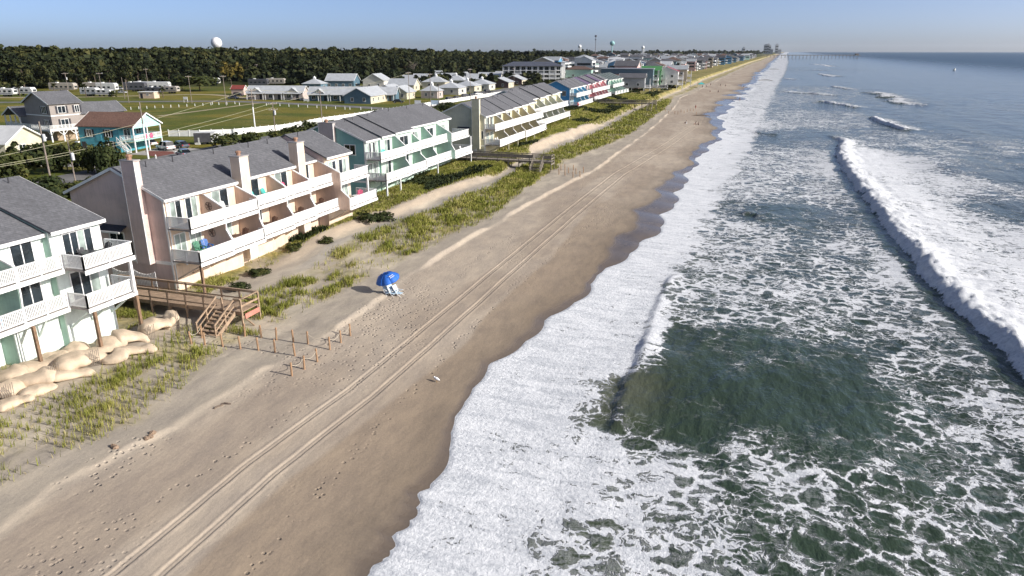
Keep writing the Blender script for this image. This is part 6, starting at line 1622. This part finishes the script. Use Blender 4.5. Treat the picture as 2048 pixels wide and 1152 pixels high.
# ---- deck furniture
def adirondack(x, y, z, rz, col, label):
    c = empty('deck_chair', (x, y, z), R(rz), label, 'chair', 'chairs on the balconies'); m = flat_mat('chair_' + col[0], col[1], .6)
    MB().prism_y([(-.3, .3), (.32, .42), (.32, .46), (-.3, .34)], -.28, .28).build('seat', m, c)
    for k in range(5): MB().bar((-.26, -.24 + .12 * k, .32), (-.55, -.26 + .13 * k, 1.02 + .06 * (2 - abs(k - 2))), .1, .025).build('back_slat', m, c)
    for s in (-.34, .34):
        MB().box(-.42, .38, s - .07, s + .07, .60, .64).build('armrest', m, c); MB().box(.24, .32, s - .03, s + .03, 0, .6).build('leg', m, c); MB().bar((-.5, s, .02), (-.25, s, .45), .06).build('leg', m, c)
def deck_table(x, y, z, r_, h, m, label):
    c = empty('deck_table', (x, y, z), 0, label, 'table', 'tables on the balconies')
    MB().lathe([(.02, h - .04), (r_, h - .04), (r_, h), (.02, h)], 14).build('table_top', m, c); MB().tube([(0, 0, 0), (0, 0, h - .04)], .05, 6).build('table_leg', m, c); MB().lathe([(.02, 0), (r_ * .5, 0), (r_ * .5, .04), (.02, .05)], 10).build('table_base', m, c)
CB, CT, CWt, CP, CR, CD2, CO, CG2 = ('blue', (.02, .13, .42)), ('teal', (.03, .42, .38)), ('white', (.7, .7, .7)), ('pink', (.6, .08, .18)), ('red', (.4, .02, .03)), ('brown', (.10, .05, .035)), ('peach', (.62, .30, .18)), ('green', (.05, .2, .12))
adirondack(-45.2, 30.0, 5.5, 0, ('azure', (.06, .30, .55)), 'azure chair on the lower balcony at the left edge'); adirondack(-45.0, 30.3, 8.3, 0, CO, 'peach chair on the upper balcony at the left edge')
deck_table(-43.5, 36.6, 8.3, .62, .72, flat_mat('black_table', (.03, .03, .035), .4), 'black table on the upper mint balcony')
for i, (dx, dy, a) in enumerate([(-.2, -.95, 90), (.1, .95, -90), (-.75, .2, 0)]): adirondack(-43.5 + dx, 36.6 + dy, 8.3, a, ('charcoal', (.05, .05, .055)), ['charcoal chair at the near side of the black table', 'charcoal chair at the far side of the black table', 'charcoal chair behind the black table'][i])
adirondack(-45.4, 50.0, 5.35, -20, CB, 'blue chair on the lower pink balcony nearest the chimney gable'); adirondack(-45.5, 49.2, 5.35, -10, CG2, 'dark green chair beside the blue chair')
adirondack(-45.4, 52.3, 8.2, 0, CWt, 'white chair on the second upper pink balcony'); adirondack(-45.5, 53.2, 8.2, 0, CWt, 'second white chair on the second upper pink balcony')
adirondack(-46.1, 58.2, 8.2, 0, CT, 'teal chair right of the middle chimney'); adirondack(-46.1, 60.0, 8.2, 0, CT, 'second teal chair right of the middle chimney')
adirondack(-46.2, 62.5, 8.2, 0, CWt, 'white chair on the fourth upper pink balcony'); adirondack(-46.2, 63.5, 8.2, 0, CP, 'pink chair on the fourth upper pink balcony')
for yb, xb2, lb in [(53.4, -45.0, 'second'), (58.5, -45.4, 'third'), (63.4, -45.6, 'fourth'), (68.3, -46.2, 'fifth')]:
    deck_table(xb2, yb, 5.35, .55, .72, flat_mat('dark_wood_table', (.13, .075, .05)), 'dark wood table on the %s lower pink balcony' % lb)
    adirondack(xb2 - .2, yb - 1.0, 5.35, 80, CD2, 'brown chair left of the table on the %s lower pink balcony' % lb); adirondack(xb2, yb + 1.0, 5.35, -80, CD2, 'brown chair right of the table on the %s lower pink balcony' % lb)
deck_table(-44.3, 74.3, 5.35, .5, .7, WHITE, 'white table on the last lower pink balcony'); adirondack(-44.4, 75.4, 5.35, -60, CP, 'pink chair beside the white table'); adirondack(-45.2, 73.2, 5.35, 20, CWt, 'white chair beside the white table')
adirondack(-48.9, 90.3, 8.2, -40, CT, 'turquoise chair on the upper green balcony'); adirondack(-48.5, 118.5, 5.35, 0, CWt, 'white chair on the last green balcony')
adirondack(-46.8, 132.5, 5.35, 0, CWt, 'first white chair on the lower cream balcony'); adirondack(-46.8, 133.6, 5.35, 0, CWt, 'second white chair on the lower cream balcony'); adirondack(-55.0, 236.5, 5.2, -30, CR, 'red chair at the near corner of the blue townhouse')
for i, (yy, zz, lb) in enumerate([(50.83, 9.35, 'upper'), (50.83, 6.9, 'lower')]):
    o = empty('wall_ornament', (-45.4, 50.80, zz), 0, 'dark round metal ornament on the %s partition of the pink house' % lb, 'ornament'); m = MB()
    for k in range(5):
        a = k * 2 * math.pi / 5; m.bar((0, -.02, 0), (math.cos(a) * .3, -.02, math.sin(a) * .3), .09, .03)
    m.build('star', flat_mat('rust_metal', (.09, .05, .035)), o); MB().add([(math.cos(t * .4) * .38, -.02, math.sin(t * .4) * .38) for t in range(16)] + [(math.cos(t * .4) * .33, -.02, math.sin(t * .4) * .33) for t in range(16)], [[t, (t + 1) % 16, (t + 1) % 16 + 16, t + 16] for t in range(16)]).build('ring', flat_mat('rust_metal', (.09, .05, .035)), o)
    o.location.y = 50.80
# ---- people on the far beach
SKIN = flat_mat('skin', (.42, .26, .18), .6, .05)
def body_mesh(pose):
    J = {'hip': (0, 0, .92), 'chest': (0, 0, 1.3), 'neck': (0, 0, 1.47), 'head': (0, .02, 1.62), 'top': (0, .02, 1.74)}
    if pose == 'stand': E_ = {'lk': (.1, .03, .5), 'lf': (.11, 0, .06), 'lt': (.12, .16, .04), 'rk': (-.1, .02, .5), 'rf': (-.11, -.02, .06), 'rt': (-.12, .14, .04), 'le': (.24, -.02, 1.12), 'lh': (.26, .06, .86), 're': (-.24, -.02, 1.12), 'rh': (-.26, .06, .86)}
    elif pose == 'walk': E_ = {'lk': (.1, .2, .52), 'lf': (.1, .3, .08), 'lt': (.1, .46, .06), 'rk': (-.1, -.02, .5), 'rf': (-.1, -.34, .12), 'rt': (-.1, -.2, .05), 'le': (.23, -.16, 1.14), 'lh': (.24, -.1, .9), 're': (-.23, .1, 1.12), 'rh': (-.23, .28, .98)}
    else:
        J = {k: (x, y - .1, z - .78) for k, (x, y, z) in J.items()}
        E_ = {'lk': (.14, .4, .42), 'lf': (.14, .62, .06), 'lt': (.14, .78, .05), 'rk': (-.14, .38, .40), 'rf': (-.14, .6, .06), 'rt': (-.14, .76, .05), 'le': (.26, .06, .36), 'lh': (.2, .3, .36), 're': (-.26, .04, .34), 'rh': (-.22, .28, .36)}
    dz = -.78 if pose == 'sit' else 0; dy = -.1 if pose == 'sit' else 0
    J.update(E_); J.update({'lhip': (.1, dy, .9 + dz), 'rhip': (-.1, dy, .9 + dz), 'lsh': (.19, dy, 1.4 + dz), 'rsh': (-.19, dy, 1.4 + dz)})
    names = list(J); ix = {n: i for i, n in enumerate(names)}
    ed = [('hip', 'chest'), ('chest', 'neck'), ('neck', 'head'), ('head', 'top'), ('hip', 'lhip'), ('lhip', 'lk'), ('lk', 'lf'), ('lf', 'lt'), ('hip', 'rhip'), ('rhip', 'rk'), ('rk', 'rf'), ('rf', 'rt'), ('chest', 'lsh'), ('lsh', 'le'), ('le', 'lh'), ('chest', 'rsh'), ('rsh', 're'), ('re', 'rh')]
    rad = {'hip': .15, 'chest': .15, 'neck': .06, 'head': .105, 'top': .07, 'lhip': .1, 'rhip': .1, 'lk': .06, 'rk': .06, 'lf': .045, 'rf': .045, 'lt': .035, 'rt': .035, 'lsh': .065, 'rsh': .065, 'le': .045, 're': .045, 'lh': .035, 'rh': .035}
    me = bpy.data.meshes.new('body'); me.from_pydata([J[n] for n in names], [(ix[a], ix[b2]) for a, b2 in ed], [])
    o = bpy.data.objects.new('tmp', me); COL.objects.link(o); o.modifiers.new('s', 'SKIN'); o.modifiers.new('d', 'SUBSURF').levels = 1
    for i, n in enumerate(names): me.skin_vertices[0].data[i].radius = (rad[n], rad[n] * (.72 if n in ('hip', 'chest') else 1))
    me.skin_vertices[0].data[ix['hip']].use_root = True
    dg = bpy.context.evaluated_depsgraph_get(); dg.update(); out = bpy.data.meshes.new_from_object(o.evaluated_get(dg)); out.name = 'body'
    bpy.data.objects.remove(o); out.materials.clear(); out.materials.append(SKIN); out.polygons.foreach_set('use_smooth', [True] * len(out.polygons)); return out
BM = {p: body_mesh(p) for p in ('stand', 'walk', 'sit')}
def person(u, v, pose, rz, col, label, z0=1.3):
    x, y = at(u, v, z0); x, y = at(u, v, ZL(x, y)); z = max(ZL(x, y), .15); p = empty('person', (x, y, z), R(rz), label, 'person')
    link(bpy.data.objects.new('body', BM[pose]), p); m = flat_mat('cloth_' + col[0], col[1], .8); dz, dy = (-.78, -.1) if pose == 'sit' else (0, 0)
    MB().lathe([(.17, .72 + dz), (.18, .9 + dz), (.165, 1.02 + dz)], 12, (0, dy)).build('shorts', m, p); MB().lathe([(.165, 1.03 + dz), (.175, 1.25 + dz), (.17, 1.4 + dz), (.08, 1.47 + dz)], 12, (0, dy)).build('shirt', flat_mat('cloth_shirt_' + col[0], [c * .6 + .05 for c in col[1]], .8), p)
    MB().lathe([(.115, 1.62 + dz), (.118, 1.68 + dz), (.09, 1.75 + dz), (.02, 1.78 + dz)], 10, (0, dy)).build('hair', flat_mat('hair', (.04, .025, .015)), p)
K1, K2, K3, K4 = ('navy', (.02, .03, .08)), ('red', (.35, .03, .03)), ('black', (.015, .015, .015)), ('white', (.6, .6, .6))
for a in [(1479, 203, 'walk', 20, K3, 'person in black walking along the water edge'), (1413, 176, 'stand', 90, K1, 'person in navy beside the turquoise canopy'), (1421, 172, 'walk', 40, K3, 'person in black walking away from the canopy'), (1405, 176, 'stand', 0, K3, 'person in black under the canopy edge'), (1441, 173, 'stand', 120, K1, 'person in navy standing up the beach'), (1451, 174, 'stand', 30, K3, 'person in black near the pale towels'), (1482, 174, 'walk', -30, K3, 'person in black near the wet sand bay'), (1487, 177, 'walk', 60, K1, 'person in navy at the wet sand bay'),
          (1420, 184, 'sit', 200, K3, 'person sitting on the sand below the canopy'), (1436, 187, 'stand', 10, K3, 'person in black standing alone on the dry sand'), (1391, 219, 'stand', 0, K2, 'person in red at the far boardwalk posts'), (1509, 158, 'stand', 0, K2, 'person in red by the far swash'), (1391, 249, 'sit', 140, K4, 'person in white sitting on the open sand'), (1396, 250, 'sit', 100, K3, 'person in black sitting beside the one in white'), (1372, 247, 'sit', 60, K4, 'person in white sitting alone with pale towel'), (1529, 128, 'stand', 0, K3, 'far person in black near the pier end of the beach'), (1540, 118, 'walk', 0, K1, 'farthest person in navy walking up the beach')]:
    person(*a)
# ---- canopy
x, y = at(1402, 175, 2); r = empty('canopy', (x, y, ZL(x, y)), R(10), 'turquoise and white beach canopy at the dune edge', 'canopy')
for sx in (-1.6, 1.6):
    for sy in (-1.6, 1.6): MB().tube([(sx, sy, -.2), (sx, sy, 2.1)], .04, 5).build('pole', WHITE, r)
MB().lathe([(2.5, 2.05), (2.5, 2.2), (1.2, 2.75), (.02, 3.1)], 4).build('roof', flat_mat('turquoise_canvas', (.05, .45, .48)), r).rotation_euler = (0, 0, R(45))
MB().box(-4.4, -1.9, -1.2, 1.4, 1.9, 2.0).build('white_awning', WHITE, r)
# ---- landmarks
x, y = -576., 691.; r = empty('radome', (x, y, 3), 0, 'white radar dome rising above the forest', 'radome')
bpy.data.objects; vs = []; me_ = MB(); me_.lathe([(5.9 * math.sin(a), 28.2 - 5.9 * math.cos(a)) for a in np.linspace(.45, 3.13, 14)], 20); me_.build('dome', flat_mat('radome_white', (.74, .74, .74), .5, .03), r); MB().lathe([(2.6, 0), (2.2, 23.5)], 12).build('tower', WHITE, r)
def water_tower(u, v, dist, dia, zc, label, legs, m):
    a, b2, d = ray(u, v); n = math.hypot(a, b2); x, y = a / n * dist, b2 / n * dist; r = empty('water_tower', (x, y, 3), 0, label, 'water tower')
    R_ = dia / 2
    MB().lathe([(R_ * math.sin(t) if 0 < t < 3.1 else .05, zc - 3 - R_ * math.cos(t) * .9) for t in np.linspace(.25, 3.12, 10)], 16).build('tank', m, r, True)
    if legs:
        for k in range(6): MB().tube([(math.cos(k * 1.047) * R_ * 1.0, math.sin(k * 1.047) * R_ * 1.0, 0), (math.cos(k * 1.047) * R_ * .85, math.sin(k * 1.047) * R_ * .85, zc - 3)], .5, 6).build('leg', m, r)
    MB().lathe([(1.6 if not legs else .8, 0), (1.1 if not legs else .8, zc - 3 - R_ * .6)], 10).build('shaft', m, r)
water_tower(1224.5, 90, 1800, 12, 40, 'teal ball water tower on a white stem', False, flat_mat('tower_teal', (.25, .46, .46))); water_tower(1159.5, 92, 2300, 11, 36, 'pale water tower on legs left of the mast', True, WHITE); water_tower(1286, 94, 2900, 12, 36, 'small far water tower right of the teal one', True, WHITE)
a, b2, d = ray(1191.5, 80); n = math.hypot(a, b2); r = empty('radio_mast', (a / n * 1200, b2 / n * 1200, 3), 0, 'thin grey radio mast above the town', 'mast')
MB().tube([(0, 0, 0), (0, 0, 43)], .55, 6, .4).build('shaft', flat_mat('mast_grey', (.16, .16, .17)), r); MB().box(-1.5, 1.5, -1.5, 1.5, 40.5, 43.2).build('antenna_head', flat_mat('mast_grey', (.16, .16, .17)), r); MB().box(-1.2, 1.2, -1.2, 1.2, 36, 37.2).build('antenna_ring', flat_mat('mast_grey', (.16, .16, .17)), r)
# pier
p0 = Vector((*at(1541, 116, 1), 0)); ray_r = Vector((_cy, _sy, 0)); pr0 = Vector((62, 2640, 0)); pl = 265
r = empty('fishing_pier', tuple(pr0), math.atan2(_sy, _cy), 'long fishing pier on many piles reaching into the sea', 'pier')
MB().box(-60, pl, -3, 3, 8.4, 9.2).build('deck', GWOOD, r); MB().box(-60, pl, -3.1, -2.9, 9.21, 10.3).build('railing', GWOOD, r)
for i in range(26):
    xx = -40 + i * (pl + 36) / 25
    for s in (-2.4, 2.4): MB().tube([(xx, s, -4), (xx, s, 8.4)], .45, 6).build('pile', GWOOD, r)
MB().box(pl - 16, pl + 4, -8, 8, 8.3, 9.3).build('pier_head', GWOOD, r); h_ = MB().box(pl - 12, pl - 2, -4, 4, 9.31, 12.5).build('pier_house', GWOOD, r); MB().prism_x([(-5, 12.5), (5, 12.5), (0, 15)], pl - 13, pl - 1).build('pier_house_roof', RF['grey'], h_)
# high rises
HR = flat_mat('far_tower', (.38, .40, .42))
for (u, w, h, lb) in [(1531, 24, 62, 'widest far high rise left of the pier'), (1535.5, 16, 66, 'tallest slab behind the widest high rise'), (1539, 14, 58, 'narrow high rise right of the tallest slab'), (1553, 18, 64, 'stepped high rise standing alone near the pier'), (1543, 20, 30, 'low far block between the high rises'), (1559, 22, 30, 'low far block right of the stepped high rise'), (1487, 14, 42, 'lone tower over the middle of the town')]:
    a, b2, d = ray(u, 100); dist = 5600 if u > 1500 else 3200; n = math.hypot(a, b2); r = empty('high_rise', (a / n * dist, b2 / n * dist, 3), R(10), lb, 'high rise', 'far high rises')
    s_ = 1 if u > 1500 else .75
    MB().box(-w / 2 * s_, w / 2 * s_, -8, 8, 0, h * s_).build('tower_body', HR, r)
    for k in range(3): MB().box(-w / 2 * s_ + .5, w / 2 * s_ - .5, -8.2, -8.01, h * s_ * (.15 + .28 * k), h * s_ * (.15 + .28 * k) + h * s_ * .12).build('window_band', PANE, r)
    MB().box(-w / 4 * s_, w / 4 * s_, -5, 5, h * s_ + .01, h * s_ + 4).build('roof_house', HR, r)
# boat
x, y = at(1909, 141, 0); r = empty('motor_boat', (x, y, .15), R(60), 'small white motor boat on the open sea', 'boat')
MB().add([(-3, -1.1, 0), (3.4, 0, .1), (-3, 1.1, 0), (-3.1, -1.3, 1), (2, -1.1, 1.2), (3.9, 0, 1.4), (2, 1.1, 1.2), (-3.1, 1.3, 1)], [[0, 3, 4, 5, 1], [1, 5, 6, 7, 2], [0, 2, 7, 3], [3, 7, 6, 5, 4], [0, 1, 2]]).build('hull', CW, r); MB().box(-.8, .8, -.7, .7, 1.1, 2.3).build('cabin', CW, r); MB().box(.82, .86, -.6, .6, 1.5, 2.1).build('window', PANE, r); MB().box(-1.2, 1.0, -.9, .9, 2.31, 2.4).build('top', CW, r)

# ================================================================ air
b = bpy.data.materials.new('sea_haze'); b.use_nodes = True; nt_ = b.node_tree; nt_.nodes.remove(nt_.nodes['Principled BSDF'])
pv = nt_.nodes.new('ShaderNodeVolumePrincipled'); pv.inputs['Color'].default_value = (.84, .92, 1.0, 1); pv.inputs['Density'].default_value = 2.0e-5; pv.inputs['Anisotropy'].default_value = .3
nt_.links.new(pv.outputs[0], nt_.nodes['Material Output'].inputs['Volume'])
MB().box(-17500, 17500, -900, 17500, -8, 135).build('haze', b, kind='stuff', label='thin pale sea haze over the whole coast')
